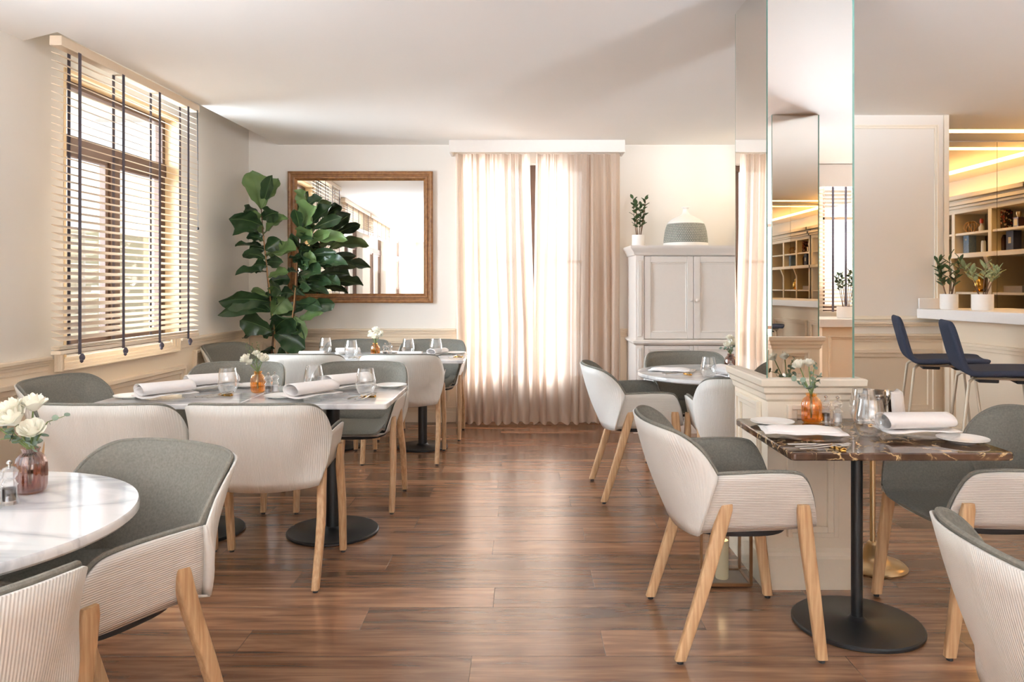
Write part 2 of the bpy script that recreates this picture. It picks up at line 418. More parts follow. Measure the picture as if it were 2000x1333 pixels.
# ------------------------------------------------------------------ mesh helpers
class MB:
    def __init__(s):
        s.v = []; s.f = []; s.mi = []; s.cur = 0
    def add(s, vs, fs, mi=None):
        b = len(s.v); s.v += [tuple(p) for p in vs]
        for f in fs:
            s.f.append(tuple(b+i for i in f)); s.mi.append(s.cur if mi is None else mi)
    def hexa(s, p, mi=None):  # 8 points: bottom 4 ccw, top 4 ccw
        s.add(p, [(3, 2, 1, 0), (4, 5, 6, 7), (0, 1, 5, 4), (1, 2, 6, 5), (2, 3, 7, 6), (3, 0, 4, 7)], mi)
    def box(s, x0, x1, y0, y1, z0, z1, mi=None):
        s.hexa([(x0, y0, z0), (x1, y0, z0), (x1, y1, z0), (x0, y1, z0), (x0, y0, z1), (x1, y0, z1), (x1, y1, z1), (x0, y1, z1)], mi)
    def grid(s, rows, closed=False, mi=None):
        n = len(rows[0]); vs = [p for r in rows for p in r]; fs = []
        for i in range(len(rows)-1):
            for j in range(n if closed else n-1):
                a = i*n+j; b = i*n+(j+1) % n
                fs.append((a, b, b+n, a+n))
        s.add(vs, fs, mi)
    def lathe(s, prof, seg=32, c=(0, 0, 0), mi=None, cap0=True, cap1=True, flute=0, nfl=16):
        rows = []
        for r, z in prof:
            rows.append([(c[0]+r*(1+flute*cos(nfl*2*pi*k/seg))*cos(2*pi*k/seg), c[1]+r*(1+flute*cos(nfl*2*pi*k/seg))*sin(2*pi*k/seg), c[2]+z) for k in range(seg)])
        s.grid(rows, True, mi)
        base = len(s.v)-len(rows)*seg
        if cap0 and prof[0][0] > 1e-4:
            s.f.append(tuple(base+k for k in reversed(range(seg)))); s.mi.append(s.cur if mi is None else mi)
        if cap1 and prof[-1][0] > 1e-4:
            q = base+(len(rows)-1)*seg
            s.f.append(tuple(q+k for k in range(seg))); s.mi.append(s.cur if mi is None else mi)
    def tube(s, pts, r, seg=8, mi=None, caps=True):
        pts = [Vector(p) for p in pts]; rows = []
        rr = r if isinstance(r, (list, tuple)) else [r]*len(pts)
        d0 = (pts[1]-pts[0]).normalized()
        up = Vector((0, 0, 1)) if abs(d0.z) < .9 else Vector((1, 0, 0))
        n = d0.cross(up).normalized()
        for i, p in enumerate(pts):
            if i == 0: d = pts[1]-pts[0]
            elif i == len(pts)-1: d = pts[-1]-pts[-2]
            else: d = (pts[i+1]-pts[i]).normalized()+(pts[i]-pts[i-1]).normalized()
            d.normalize()
            n = (n-d*n.dot(d))
            if n.length < 1e-6: n = d.orthogonal()
            n.normalize(); b = d.cross(n)
            rows.append([tuple(p+n*(rr[i]*cos(2*pi*k/seg))+b*(rr[i]*sin(2*pi*k/seg))) for k in range(seg)])
        s.grid(rows, True, mi)
        if caps:
            base = len(s.v)-len(rows)*seg
            s.f.append(tuple(base+k for k in reversed(range(seg)))); s.mi.append(s.cur if mi is None else mi)
            q = base+(len(rows)-1)*seg
            s.f.append(tuple(q+k for k in range(seg))); s.mi.append(s.cur if mi is None else mi)
    def bar(s, p0, p1, a0, b0, a1, b1, ax=(0, 1, 0), mi=None, rnd=.3, steps=1, bend=None):
        # rounded-rect section; a along ax, b across
        p0 = Vector(p0); p1 = Vector(p1); d = (p1-p0).normalized()
        A = Vector(ax); A = (A-d*A.dot(d)).normalized(); B = d.cross(A)
        def ring(p, a, b):
            c = min(a, b)*rnd; out = []
            for sx, sy, t0 in ((1, 1, 0), (-1, 1, pi/2), (-1, -1, pi), (1, -1, 3*pi/2)):
                for k in range(3):
                    t = t0+k*pi/4
                    out.append(tuple(p+A*(sx*(a-c)+c*cos(t))+B*(sy*(b-c)+c*sin(t))))
            return out
        rows = []
        for i in range(steps+1):
            t = i/steps; p = p0.lerp(p1, t)
            if bend is not None: p = p+Vector(bend)*(4*t*(1-t))
            rows.append(ring(p, a0+(a1-a0)*t, b0+(b1-b0)*t))
        s.grid(rows, True, mi); base = len(s.v)-len(rows)*12
        s.f.append(tuple(base+k for k in reversed(range(12)))); s.mi.append(s.cur if mi is None else mi)
        q = base+(len(rows)-1)*12
        s.f.append(tuple(q+k for k in range(12))); s.mi.append(s.cur if mi is None else mi)
    def build(s, name, mats, parent=None, smooth=True, bevel=0, solid=0, off=-1, ang=.7, sub=0):
        me = bpy.data.meshes.new(name); me.from_pydata(s.v, [], s.f)
        if not isinstance(mats, (list, tuple)): mats = [mats]
        for m in mats: me.materials.append(m)
        me.polygons.foreach_set('material_index', s.mi)
        if smooth:
            me.polygons.foreach_set('use_smooth', [True]*len(me.polygons))
            me.set_sharp_from_angle(angle=ang)
        me.update()
        o = bpy.data.objects.new(name, me); COL.objects.link(o)
        if parent: o.parent = parent
        if solid:
            md = o.modifiers.new('solid', 'SOLIDIFY'); md.thickness = solid; md.offset = off
        if sub:
            md = o.modifiers.new('sub', 'SUBSURF'); md.levels = sub; md.render_levels = sub
        if bevel:
            md = o.modifiers.new('bevel', 'BEVEL'); md.width = bevel; md.segments = 2; md.limit_method = 'ANGLE'; md.angle_limit = .7
            md.harden_normals = False
        return o
def tag(o, label=None, cat=None, group=None, kind=None):
    if label: o['label'] = label
    if cat: o['category'] = cat
    if group: o['group'] = group
    if kind: o['kind'] = kind
    return o
def thing(name, label, cat, loc=(0, 0, 0), rz=0, group=None):
    o = bpy.data.objects.new(name, None); COL.objects.link(o)
    o.empty_display_size = .1
    o.location = loc; o.rotation_euler = (0, 0, rz)
    return tag(o, label, cat, group)
def struct(name, mb, mats, bevel=0, label=None, parent=None):
    o = mb.build(name, mats, parent, bevel=bevel, ang=.5)
    if parent is None: o['kind'] = 'structure'
    if label: o['label'] = label
    return o
def kids(o):
    return [c for c in bpy.data.objects if c.parent == o]
def copy_tree(o, parent=None):
    c = o.copy(); COL.objects.link(c); c.parent = parent
    for ch in kids(o): copy_tree(ch, c)
    return c
def place(o, loc, rz, label, group=None, scale=None):
    o.location = loc; o.rotation_euler = (0, 0, rz); o['label'] = label
    if group: o['group'] = group
    if scale: o.scale = (scale,)*3
    return o
_proto = {}
def inst(key, maker, loc, rz, label, group=None, scale=None):
    if key not in _proto:
        _proto[key] = maker(); o = _proto[key]
    else:
        o = copy_tree(_proto[key])
    return place(o, loc, rz, label, group, scale)
def xs(px, Y): return (px-1020)/1480*Y
def zs(py, Y): return 1.28+(559-py)/1480*Y

# ------------------------------------------------------------------ ROOM SHELL
H = 2.608
def LX(Y, n=0): return -2.57-.0426*(7.12-Y)+n
def lhex(mb, n0, n1, y0, y1, z0, z1, mi=None):
    mb.hexa([(LX(y0, n0), y0, z0), (LX(y0, n1), y0, z0), (LX(y1, n1), y1, z0), (LX(y1, n0), y1, z0),
             (LX(y0, n0), y0, z1), (LX(y0, n1), y0, z1), (LX(y1, n1), y1, z1), (LX(y1, n0), y1, z1)], mi)
f = MB(); f.box(-4.5, 6.2, -9.3, 7.45, -.12, 0)
struct('floor', f, M['floor'])
# left wall with four window openings
LW = [(4.44, 5.82, .86, 2.56), (.7, 2.4, .86, 2.45), (-2.3, -.1, .86, 2.45), (-5.6, -3.9, .86, 2.45)]
w = MB()
ys = -9.2
for (a, b, z0, z1) in sorted(LW):
    lhex(w, -.24, 0, ys, a, 0, 2.9); lhex(w, -.24, 0, a, b, 0, z0); lhex(w, -.24, 0, a, b, z1, 2.9); ys = b
lhex(w, -.24, 0, ys, 7.36, 0, 2.9)
struct('wall_left', w, M['wall'])
# back wall with french window opening
FX0, FX1, FZ = -.47, .66, 2.43
w = MB()
w.box(-2.9, FX0, 7.12, 7.36, 0, 2.9); w.box(FX1, 3.3, 7.12, 7.36, 0, 2.9); w.box(FX0, FX1, 7.12, 7.36, FZ, 2.9)
struct('wall_back', w, M['wall'])
# panelled wall in front of the bar mirror
w = MB(); w.box(2.3, 3.30, 5.885, 6.06, 0, 2.75); w.box(2.3, 2.48, 6.06, 7.12, 0, 2.75)
struct('wall_right', w, M['wall'])
w = MB(); w.box(3.1, 6.2, 6.94, 7.1, 0, 2.95); struct('wall_bar', w, M['wall'])
w = MB(); w.box(5.5, 5.7, -2.0, 6.94, 0, 2.95); struct('wall_bar_side', w, M['cream'])
w = MB()
for (a, b) in ((2.45, 3.3), (4.9, 5.7)): w.box(a, b, -2.1, -1.9, 0, 2.95)
w.box(3.3, 4.9, -2.1, -1.9, 0, 1.0); w.box(3.3, 4.9, -2.1, -1.9, 2.5, 2.95)
struct('wall_rear_right', w, M['wall'])
w = MB(); w.box(2.45, 2.65, -9.2, -2.1, 0, 2.95); struct('wall_rear_side', w, M['wall'])
w = MB(); w.box(-3.6, -2.0, -9.2, -9.0, 0, 2.95); w.box(2.4, 2.65, -9.2, -9.0, 0, 2.95); w.box(-2.0, 2.4, -9.2, -9.0, 2.55, 2.95); w.box(-2.0, 2.4, -9.2, -9.0, 0, .4)
struct('wall_rear', w, M['wall'])
# ceiling: main slab stops short of the window wall and leaves a blind pocket
c = MB()
EDG = .275
c.hexa([(LX(-9.2, EDG), -9.2, H), (3.3, -9.2, H), (3.3, 7.36, H), (LX(7.36, EDG), 7.36, H), (LX(-9.2, EDG), -9.2, 2.9), (3.3, -9.2, 2.9), (3.3, 7.36, 2.9), (LX(7.36, EDG), 7.36, 2.9)])
c.hexa([(LX(-9.2), -9.2, H), (LX(-9.2, EDG), -9.2, H), (LX(3.96, EDG), 3.96, H), (LX(4.10), 4.10, H), (LX(-9.2), -9.2, 2.9), (LX(-9.2, EDG), -9.2, 2.9), (LX(3.96, EDG), 3.96, 2.9), (LX(4.10), 4.10, 2.9)])
c.box(3.3, 4.95, -2.1, 6.42, H, 2.9); c.box(5.12, 6.2, -2.1, 6.42, H, 2.9); c.box(3.3, 6.2, 6.57, 7.1, H, 2.9)
c.box(4.95, 5.12, -2.1, 3.2, H, 2.9)
c.box(-4.2, 6.4, -9.3, 7.5, 2.9, 3.0)
struct('ceiling', c, M['ceil'])

# ---- rails, mouldings, skirting on the left wall and back wall
def frame_box(mb, put, a0, a1, z0, z1, w_=.022, d=.014, step=True):
    """picture-frame moulding; put(a0,a1,d0,d1,z0,z1) draws one box on the wall"""
    for k, (ww, dd) in enumerate(((w_, d), (w_*.45, d*1.7)) if step else ((w_, d),)):
        e_ = .0006*k
        put(mb, a0+ww, a1-ww, 0, dd, z1-ww, z1-e_); put(mb, a0+ww, a1-ww, 0, dd, z0+e_, z0+ww)
        put(mb, a0+e_, a0+ww, 0, dd, z0+e_, z1-e_); put(mb, a1-ww, a1-e_, 0, dd, z0+e_, z1-e_)
def putL(mb, a0, a1, d0, d1, z0, z1): lhex(mb, d0, d1, a0, a1, z0, z1)
def putB(mb, a0, a1, d0, d1, z0, z1): mb.box(a0, a1, 7.12-d1, 7.12-d0, z0, z1)
def putR(mb, a0, a1, d0, d1, z0, z1): mb.box(a0, a1, 5.885-d1, 5.885-d0, z0, z1)
# beige dado facing
w = MB()
putL(w, -9, 7.11, 0, .008, 0, .86)
struct('trim_1', w, M['wains'])
w = MB()
for a, b in ((-9, 4.28), (5.78, 7.11)):
    for z0, z1, d in ((.86, .88, .04), (.845, .86, .028), (.80, .812, .014), (.83, .845, .02)):
        putL(w, a, b, 0, d, z0, z1)
struct('trim_2', w, M['wains'], bevel=.003)
w = MB()
for a, b in ((-2.56, -.62), (.92, .985)):
    putB(w, a, b, 0, .008, 0, .86)
    for z0, z1, d in ((.86, .88, .04), (.845, .86, .028), (.80, .812, .014), (.83, .845, .02)):
        putB(w, a, b, 0, d, z0, z1)
struct('trim_3', w, M['wains'], bevel=.003)
w = MB()
frame_box(w, putL, 3.0, 4.17, .18, .76, .06, .022)
frame_box(w, putL, 4.32, 5.86, .18, .67, .06, .022)
frame_box(w, putL, 6.0, 6.98, .18, .77, .05, .022)
frame_box(w, putL, .8, 2.7, .18, .735, .04, .012)
struct('trim_4', w, M['wains'], bevel=.003)
w = MB()
frame_box(w, putB, -2.45, -1.55, .18, .765, .05, .02); frame_box(w, putB, -1.47, -.68, .18, .765, .05, .02)
struct('trim_5', w, M['wains'], bevel=.003)
# window surround (below the blind)
w = MB()
for k, (ww, dd) in enumerate(((.07, .02), (.05, .032), (.032, .044), (.014, .054))):
    e_ = .0008*k
    putL(w, 4.34+e_, 4.34+ww, .005, dd, .785+e_, .915-e_); putL(w, 5.73-ww, 5.73-e_, .005, dd, .785+e_, .915-e_)
    putL(w, 4.34+ww, 5.73-ww, .005, dd, .785+e_, .785+ww)
putL(w, 4.42, 5.65, .0, .018, .80, .862)
struct('trim_6', w, M['wains'], bevel=.003)
w = MB()
for z0, z1, d in ((0, .10, .022), (.10, .13, .018), (.13, .145, .012)): putL(w, -9, 7.10, 0, d, z0, z1)
struct('baseboard_left', w, M['wains'], bevel=.003)
w = MB()
for a, b in ((-2.55, FX0-.02), (FX1+.02, .985)):
    for z0, z1, d in ((0, .10, .022), (.10, .13, .018), (.13, .145, .012)): putB(w, a, b, 0, d, z0, z1)
struct('baseboard_back', w, M['wains'], bevel=.003)
# right panelled wall
w = MB()
putR(w, 2.3, 3.30, 0, .006, 0, .90)
for z0, z1, d in ((.985, 1.0, .045), (.968, .985, .03), (.893, .91, .045), (.873, .893, .03), (.85, .86, .018)):
    putR(w, 2.3, 3.30, 0, d, z0, z1)
frame_box(w, putR, 2.34, 3.20, .30, .79, .06, .022)
struct('trim_7', w, M['wains'], bevel=.002)
w = MB()
frame_box(w, putR, 2.0, 3.225, 1.02, 2.53, .028, .012)
putR(w, 3.27, 3.31, 0, .012, 1.1, H)
struct('trim_8', w, M['cream'], bevel=.003)
w = MB(); putR(w, 2.3, 3.30, 0, .02, 0, .12); struct('baseboard_right', w, M['wains'], bevel=.003)

# ---- windows on the left wall
def lwindow(idx, y0, y1, z0, z1, transom):
    m = MB(); n0, n1 = -.17, -.11; t_ = .05
    lhex(m, n0, n1, y0, y1, z0, z0+t_); lhex(m, n0, n1, y0, y1, z1-t_, z1)
    lhex(m, n0, n1, y0, y0+t_, z0, z1); lhex(m, n0, n1, y1-t_, y1, z0, z1)
    ym = (y0+y1)/2
    lhex(m, n0, n1+.01, y0, y1, transom-.055, transom+.045)
    lhex(m, n0, n1+.01, ym-.05, ym+.05, z0, transom)
    for (a, b) in ((y0+t_, ym-.05), (ym+.05, y1-t_)):
        for q in ((a, a+.035, z0+t_, transom-.04), (b-.035, b, z0+t_, transom-.04), (a, b, z0+t_, z0+t_+.04), (a, b, transom-.08, transom-.04)):
            lhex(m, n0+.01, n1-.005, q[0], q[1], q[2], q[3])
    o = m.build('window_%d' % idx, M['brown_frame'], None, bevel=.003, ang=.5); o['kind'] = 'structure'
    g = MB(); lhex(g, -.142, -.138, y0+.03, y1-.03, z0+.03, z1-.03)
    g.build('glass_pane', M['pane'], o)
    return o
for i, (a, b, z0, z1) in enumerate(LW): lwindow(i+1, a, b, z0, z1, 2.165 if i == 0 else 2.0)
# cream lining of the near window reveal
w = MB()
lhex(w, -.11, .004, 5.805, 5.825, .86, 2.56); lhex(w, -.11, .004, 4.435, 4.455, .86, 2.56); lhex(w, -.11, .004, 4.44, 5.82, 2.545, 2.565)
struct('trim_9', w, M['lining'])

# ---- french window on the back wall
m = MB(); y0, y1 = 7.24, 7.31; t_ = .055
m.box(FX0, FX0+t_, y0, y1, .12, FZ); m.box(FX1-t_, FX1, y0, y1, .12, FZ); m.box(FX0, FX1, y0, y1, FZ-t_, FZ); m.box(FX0, FX1, y0, y1, .12, .20)
xm = .095
m.box(xm-.06, xm+.06, y0-.02, y1, .12, FZ)
for a, b in ((FX0+t_, xm-.06), (xm+.06, FX1-t_)):
    m.box(a, b, y0+.01, y1-.02, .20, .42)
    m.box(a, b, y0+.01, y1-.02, 1.50, 1.525)
    m.box(a, a+.03, y0+.01, y1-.01, .4, FZ-t_); m.box(b-.03, b, y0+.01, y1-.01, .4, FZ-t_)
fw = m.build('window_5', M['brown_frame'], None, bevel=.003); fw['kind'] = 'structure'
for a, b in ((FX0+t_, xm-.06), (xm+.06, FX1-t_)):
    g = MB(); g.box(a+.01, b-.01, 7.274, 7.279, .4, FZ-t_); g.build('glass_pane', M['pane'], fw)
w = MB(); w.box(FX0-.01, FX1+.01, 7.13, 7.34, 0, .12); w.box(FX0, FX1, 7.11, 7.14, .05, .13)
struct('trim_10', w, M['wains'], bevel=.004)
# rear-right window
m = MB()
for q in ((3.3, 3.36, 1.0, 2.5), (4.84, 4.9, 1.0, 2.5), (3.3, 4.9, 1.0, 1.06), (3.3, 4.9, 2.44, 2.5), (3.3, 4.9, 2.0, 2.05), (3.68, 3.73, 1.0, 2.5)):
    m.box(q[0], q[1], -2.05, -1.99, q[2], q[3])
rw = m.build('window_6', M['brown_frame'], None, bevel=.003); rw['kind'] = 'structure'
g = MB(); g.box(3.33, 4.87, -2.022, -2.018, 1.03, 2.47); g.build('glass_pane', M['pane'], rw)
# big rear window
m = MB()
for q in ((-2, -1.94, .4, 2.55), (2.34, 2.4, .4, 2.55), (-2, 2.4, .4, .46), (-2, 2.4, 2.49, 2.55), (.17, .23, .4, 2.55), (-.95, -.9, .4, 2.55), (1.3, 1.35, .4, 2.55)):
    m.box(q[0], q[1], -9.12, -9.06, q[2], q[3])
rw = m.build('window_7', M['brown_frame'], None); rw['kind'] = 'structure'
g = MB(); g.box(-1.97, 2.37, -9.092, -9.088, .43, 2.52); g.build('glass_pane', M['pane'], rw)
#OUTSIDE
w = MB(); w.box(-14, 9, 8.4, 30, -.6, -.5); w.box(-30, -3.6, -12, 30, -.6, -.5)
o = w.build('outside_ground', M['asphalt']); o['kind'] = 'structure'
w = MB(); w.box(-11, -10, 3.5, 22, -.5, 2.6); w.box(-11, -10, 11.5, 16, 2.6, 6)
tag(w.build('neighbouring_building', M['ext']), 'sunlit cream building seen through the left window', 'building')

# ------------------------------------------------------------------ BLINDS
def left_blind(y0, y1, ztop, zbot, drop=None, full=True, label='', group=None):
    root = thing('venetian_blind', label, 'blind', (0, 0, 0), 0, group)
    n = EDG
    hr = MB(); lhex(hr, n-.07, n-.005, y0, y1, ztop-.055, ztop-.002); hr.build('headrail', M['slat'], root, bevel=.004)
    sl = MB(); tilt = radians(19)
    hz = .025
    z = ztop-.10; zs_ = []
    while z > zbot+.05:
        zs_.append(z); z -= .0415 if z > zbot+.25 else .036
    def slat(zc, tl):
        dn = .025*cos(tl); dz = .025*sin(tl)
        c_ = n-.035
        for s_ in (0,):
            a0, a1 = c_-dn, c_+dn
            def P(y, nn, zz): return (LX(y, nn), y, zz)
            th = .004
            sl.hexa([P(y0, a0, zc+dz), P(y0, a1, zc-dz), P(y1, a1, zc-dz), P(y1, a0, zc+dz),
                     P(y0, a0, zc+dz+th), P(y0, a1, zc-dz+th), P(y1, a1, zc-dz+th), P(y1, a0, zc+dz+th)])
    for zc in zs_: slat(zc, tilt)
    for k in range(3): slat(zbot+.028+k*.006, 0)
    o = sl.build('slats', M['slat'], root, smooth=False)
    br = MB(); lhex(br, n-.062, n-.008, y0, y1, zbot, zbot+.022); br.build('bottom_rail', M['slat'], root, bevel=.003)
    L_ = y1-y0
    for fr in (.10, .37, .64, .89):
        yc = y0+L_*fr
        tp = MB()
        lhex(tp, n-.006, n-.004, yc-.013, yc+.013, zbot-.01, ztop-.05)
        lhex(tp, n-.066, n-.064, yc-.013, yc+.013, zbot, ztop-.05)
        lhex(tp, n-.066, n-.004, yc-.013, yc+.013, zbot-.004, zbot-.001)
        tp.build('ladder_tape', M['tape'], root, smooth=False)
        kn = MB(); kx = LX(yc, n)+.008
        kn.lathe([(.004, 0), (.013, .008), (.015, .02), (.010, .032), (.004, .04)], 12, (kx, yc, zbot-.045))
        kn.lathe([(.003, 0), (.009, .006), (.009, .016), (.003, .022)], 10, (kx+.004, yc-.012, zbot-.055))
        kn.build('tape_knot', M['tape'], root)
    cd = MB(); yy = y1-.05
    cd.tube([(LX(yy, n)+.004, yy, ztop-.05), (LX(yy, n)+.006, yy, ztop-.9)], .002, 5)
    cd.tube([(LX(yy, n)+.004, yy-.01, ztop-.05), (LX(yy, n)+.008, yy-.012, ztop-.42)], .002, 5)
    cd.lathe([(.003, 0), (.008, .004), (.008, .016), (.003, .022)], 10, (LX(yy, n)+.006, yy, ztop-.92))
    cd.build('pull_cord', M['dark'], root)
    return root
left_blind(4.0, 5.56, H, .915, label='full-length cream venetian blind with slate tapes on the left window')
# raised blinds further along the wall, seen in the framed mirror
for (y0, y1, lab) in ((.45, 2.85, 'raised blind over the second window, seen in the framed mirror'), (-2.45, .35, 'raised blind over the third window, seen in the framed mirror')):
    root = thing('raised_blind', lab, 'blind', (0, 0, 0), 0, 'raised blinds along the left wall')
    b = MB(); lhex(b, .03, .10, y0, y1, H-.07, H-.004); b.build('headrail', M['slat'], root, bevel=.004)
    b = MB()
    z = H-.09
    for k in range(8): lhex(b, .035, .09, y0, y1, z-k*.033-.003, z-k*.033)
    lhex(b, .035, .09, y0, y1, H-.40, H-.36)
    b.build('slats', M['slat'], root)
    for k in range(5):
        yc = y0+(y1-y0)*(.08+.21*k); b = MB()
        lhex(b, .09, .094, yc-.012, yc+.012, H-.42, H-.06); b.build('ladder_tape', M['tape'], root, smooth=False)
def rear_blind():
    root = thing('venetian_blind', 'dark-taped blind on the rear window, seen in the column mirror', 'blind')
    b = MB(); b.box(3.2, 5.0, -1.89, -1.80, 2.36, H-.004); b.build('headrail', M['white'], root, bevel=.004)
    b = MB(); z = 2.33
    while z > 1.02:
        b.hexa([(3.2, -1.87, z+.008), (5.0, -1.87, z+.008), (5.0, -1.83, z-.008), (3.2, -1.83, z-.008), (3.2, -1.87, z+.011), (5.0, -1.87, z+.011), (5.0, -1.83, z-.005), (3.2, -1.83, z-.005)]); z -= .042
    b.build('slats', M['slat'], root, smooth=False)
    for x in (3.38, 3.52, 3.9, 4.3):
        b = MB(); b.box(x-.012, x+.012, -1.825, -1.822, 1.0, 2.36); b.build('ladder_tape', M['tape'], root, smooth=False)
rear_blind()

# ------------------------------------------------------------------ CURTAIN
def curtain(x0t, x1t, x0b, x1b, seed, label, name='sheer_curtain'):
    rnd = random.Random(seed)
    root = None
    mb = MB(); nu, nv = 260, 44
    ph = [rnd.random()*6.28 for _ in range(6)]
    rows = []
    for j in range(nv+1):
        v = j/nv; z = 2.50*(1-v)+.012*v
        row = []
        xa = x0t+(x0b-x0t)*min(1, v*1.6)**1.3 if x0b != x0t else x0t
        xb = x1t+(x1b-x1t)*min(1, v*1.6)**1.3 if x1b != x1t else x1t
        for i in range(nu+1):
            u = i/nu
            wv = u + .018*sin(6.28*2.3*u+ph[0]+v*1.2) + .010*sin(6.28*5.1*u+ph[1]-v*2.0)
            A = .014+.022*min(1, v*2)
            y = 7.005 + A*sin(6.28*8.5*wv+ph[2]) + .012*sin(6.28*5.2*wv+ph[3]+v) + .006*sin(6.28*27*wv+ph[4])*(1-v)
            x = xa+(xb-xa)*u + .008*sin(6.28*8.5*wv+ph[2]+1.5)*v
            zz = z
            if v > .93:
                q = (v-.93)/.07
                y -= q*q*(.045+.05*sin(6.28*6*u+ph[5])**2); zz = z+.028*q*q*(.5+.5*sin(6.28*8*u+ph[1]))
            row.append((x, y, zz))
        rows.append(row)
    mb.grid(rows)
    o = mb.build(name, M['curtain'], None, ang=3)
    return tag(o, label, 'curtain')
curtain(-.615, .07, -.60, .115, 3, 'left sheer beige curtain panel covering the tall back window')
curtain(.125, .905, .105, .905, 5, 'right sheer beige curtain panel covering the tall back window')
v = MB(); v.box(-.665, .935, 6.88, 6.90, 2.497, H); v.box(-.665, -.645, 6.9, 7.12, 2.497, H); v.box(.915, .935, 6.9, 7.12, 2.497, H)
v.box(-.64, .91, 6.99, 7.02, 2.56, 2.58)
tag(v.build('curtain_pelmet', M['armoire'], None, bevel=.002), 'plain white boxed pelmet above the sheer curtains', 'pelmet')

# ------------------------------------------------------------------ FRAMED MIRROR
root = thing('framed_mirror', 'large wood-framed mirror hanging behind the fiddle leaf fig', 'mirror', (-1.516, 7.115, 1.738))
hw, hh = .678, .616
m = MB()
prof = [(0, 0), (0, .03), (.012, .038), (.03, .034), (.036, .026), (.046, .026), (.052, .036), (.066, .034), (.078, .018), (.086, .012), (.086, 0)]
for k in range(4):
    a = [(-1, -1), (1, -1), (1, 1), (-1, 1)][k]; b = [(1, -1), (1, 1), (-1, 1), (-1, -1)][k]
    rows = []
    for (sx, sz) in (a, b):
        rows.append([(sx*(hw-t_), -d, sz*(hh-t_)) for t_, d in prof])
    m.grid(rows)
m.build('frame', M['frame'], root, ang=.5)
g = MB(); g.box(-hw+.07, hw-.07, -.012, -.002, -hh+.07, hh-.07); g.build('mirror_glass', M['mirror'], root)

# ------------------------------------------------------------------ ARMOIRE
AX0, AX1, AY = .985, 2.0, 6.60
root = thing('armoire', 'tall white two-door armoire against the back wall beside the curtain', 'cabinet', ((AX0+AX1)/2, AY, 0))
hw = (AX1-AX0)/2
b = MB(); b.box(-hw, hw, 0.02, .49, .10, 1.56); b.box(-hw, hw, .02, .49, 0, .1)
for s in (-1, 1):
    x0, x1 = (-hw, -hw+.075) if s < 0 else (hw-.075, hw)
    b.box(x0, x1, -.01, .02, .10, 1.56); b.box(x0+.02, x1-.02, -.018, .0, .84, 1.5); b.box(x0+.02, x1-.02, -.018, 0, .2, .74)
b.build('body', M['armoire'], root, bevel=.004)
b = MB()
prof = [(.0, 1.545), (.012, 1.553), (.018, 1.575), (.04, 1.60), (.048, 1.615), (.048, 1.632)]
def ring_prof(mb, prof, x0, x1, y0, y1, top=True):
    rows = [[(x0-d, y1, z), (x0-d, y0-d, z), (x1+d, y0-d, z), (x1+d, y1, z)] for d, z in prof]
    mb.grid(rows, True)
    d, z = prof[-1]
    if top: mb.add([(x0-d, y0-d, z), (x1+d, y0-d, z), (x1+d, y1, z), (x0-d, y1, z)], [(0, 1, 2, 3)])
ring_prof(b, prof, -hw, hw, -.01, .49)
b.build('cornice', M['armoire'], root, ang=.5)
b = MB(); ring_prof(b, [(0, .765), (.012, .77), (.024, .785), (.024, .80), (.010, .806), (0, .812)], -hw, hw, -.01, .49); b.build('waist_moulding', M['armoire'], root, ang=.5)
b = MB(); ring_prof(b, [(.02, 0), (.02, .09), (.008, .105), (0, .11)], -hw, hw, -.01, .49); b.build('base_moulding', M['armoire'], root, ang=.5)
def panel_door(mb, x0, x1, z0, z1, st=.055, y=0.0):
    mb.box(x0, x1, y+.006, y+.02, z0, z1)
    for q in ((x0, x0+st, z0, z1), (x1-st, x1, z0, z1), (x0+st, x1-st, z0, z0+st), (x0+st, x1-st, z1-st, z1)):
        mb.box(q[0], q[1], y-.006, y+.012, q[2], q[3])
    s2 = st+.012
    for q in ((x0+st, x0+s2, z0+st, z1-st), (x1-s2, x1-st, z0+st, z1-st), (x0+s2, x1-s2, z0+st, z0+s2), (x0+s2, x1-s2, z1-s2, z1-st)):
        mb.box(q[0], q[1], y-.001, y+.012, q[2], q[3])
def knob(parent, x, y, z, r=.014, mat=None, axis='y'):
    k = MB(); k.lathe([(r*.5, 0), (r*.5, .01), (r*.9, .016), (r, .024), (r*.7, .031), (.001, .034)], 14)
    o = k.build('knob', mat or M['armoire'], parent); o.location = (x, y, z); o.rotation_euler = (pi/2, 0, 0)
    return o
for s in (-1, 1):
    b = MB(); x0, x1 = (-hw+.078, -.002) if s < 0 else (.002, hw-.078)
    panel_door(b, x0, x1, .82, 1.54); d = b.build('door', M['armoire'], root, bevel=.003)
    knob(d, -.026 if s < 0 else .026, -.006, 1.155)
    b = MB(); panel_door(b, x0, x1, .46, .76, .035); d = b.build('drawer', M['armoire'], root, bevel=.003)
    knob(d, (x0+x1)/2, -.002, .61)
    b = MB(); panel_door(b, x0, x1, .13, .45, .035); d = b.build('drawer', M['armoire'], root, bevel=.003)
    knob(d, (x0+x1)/2, -.002, .29)

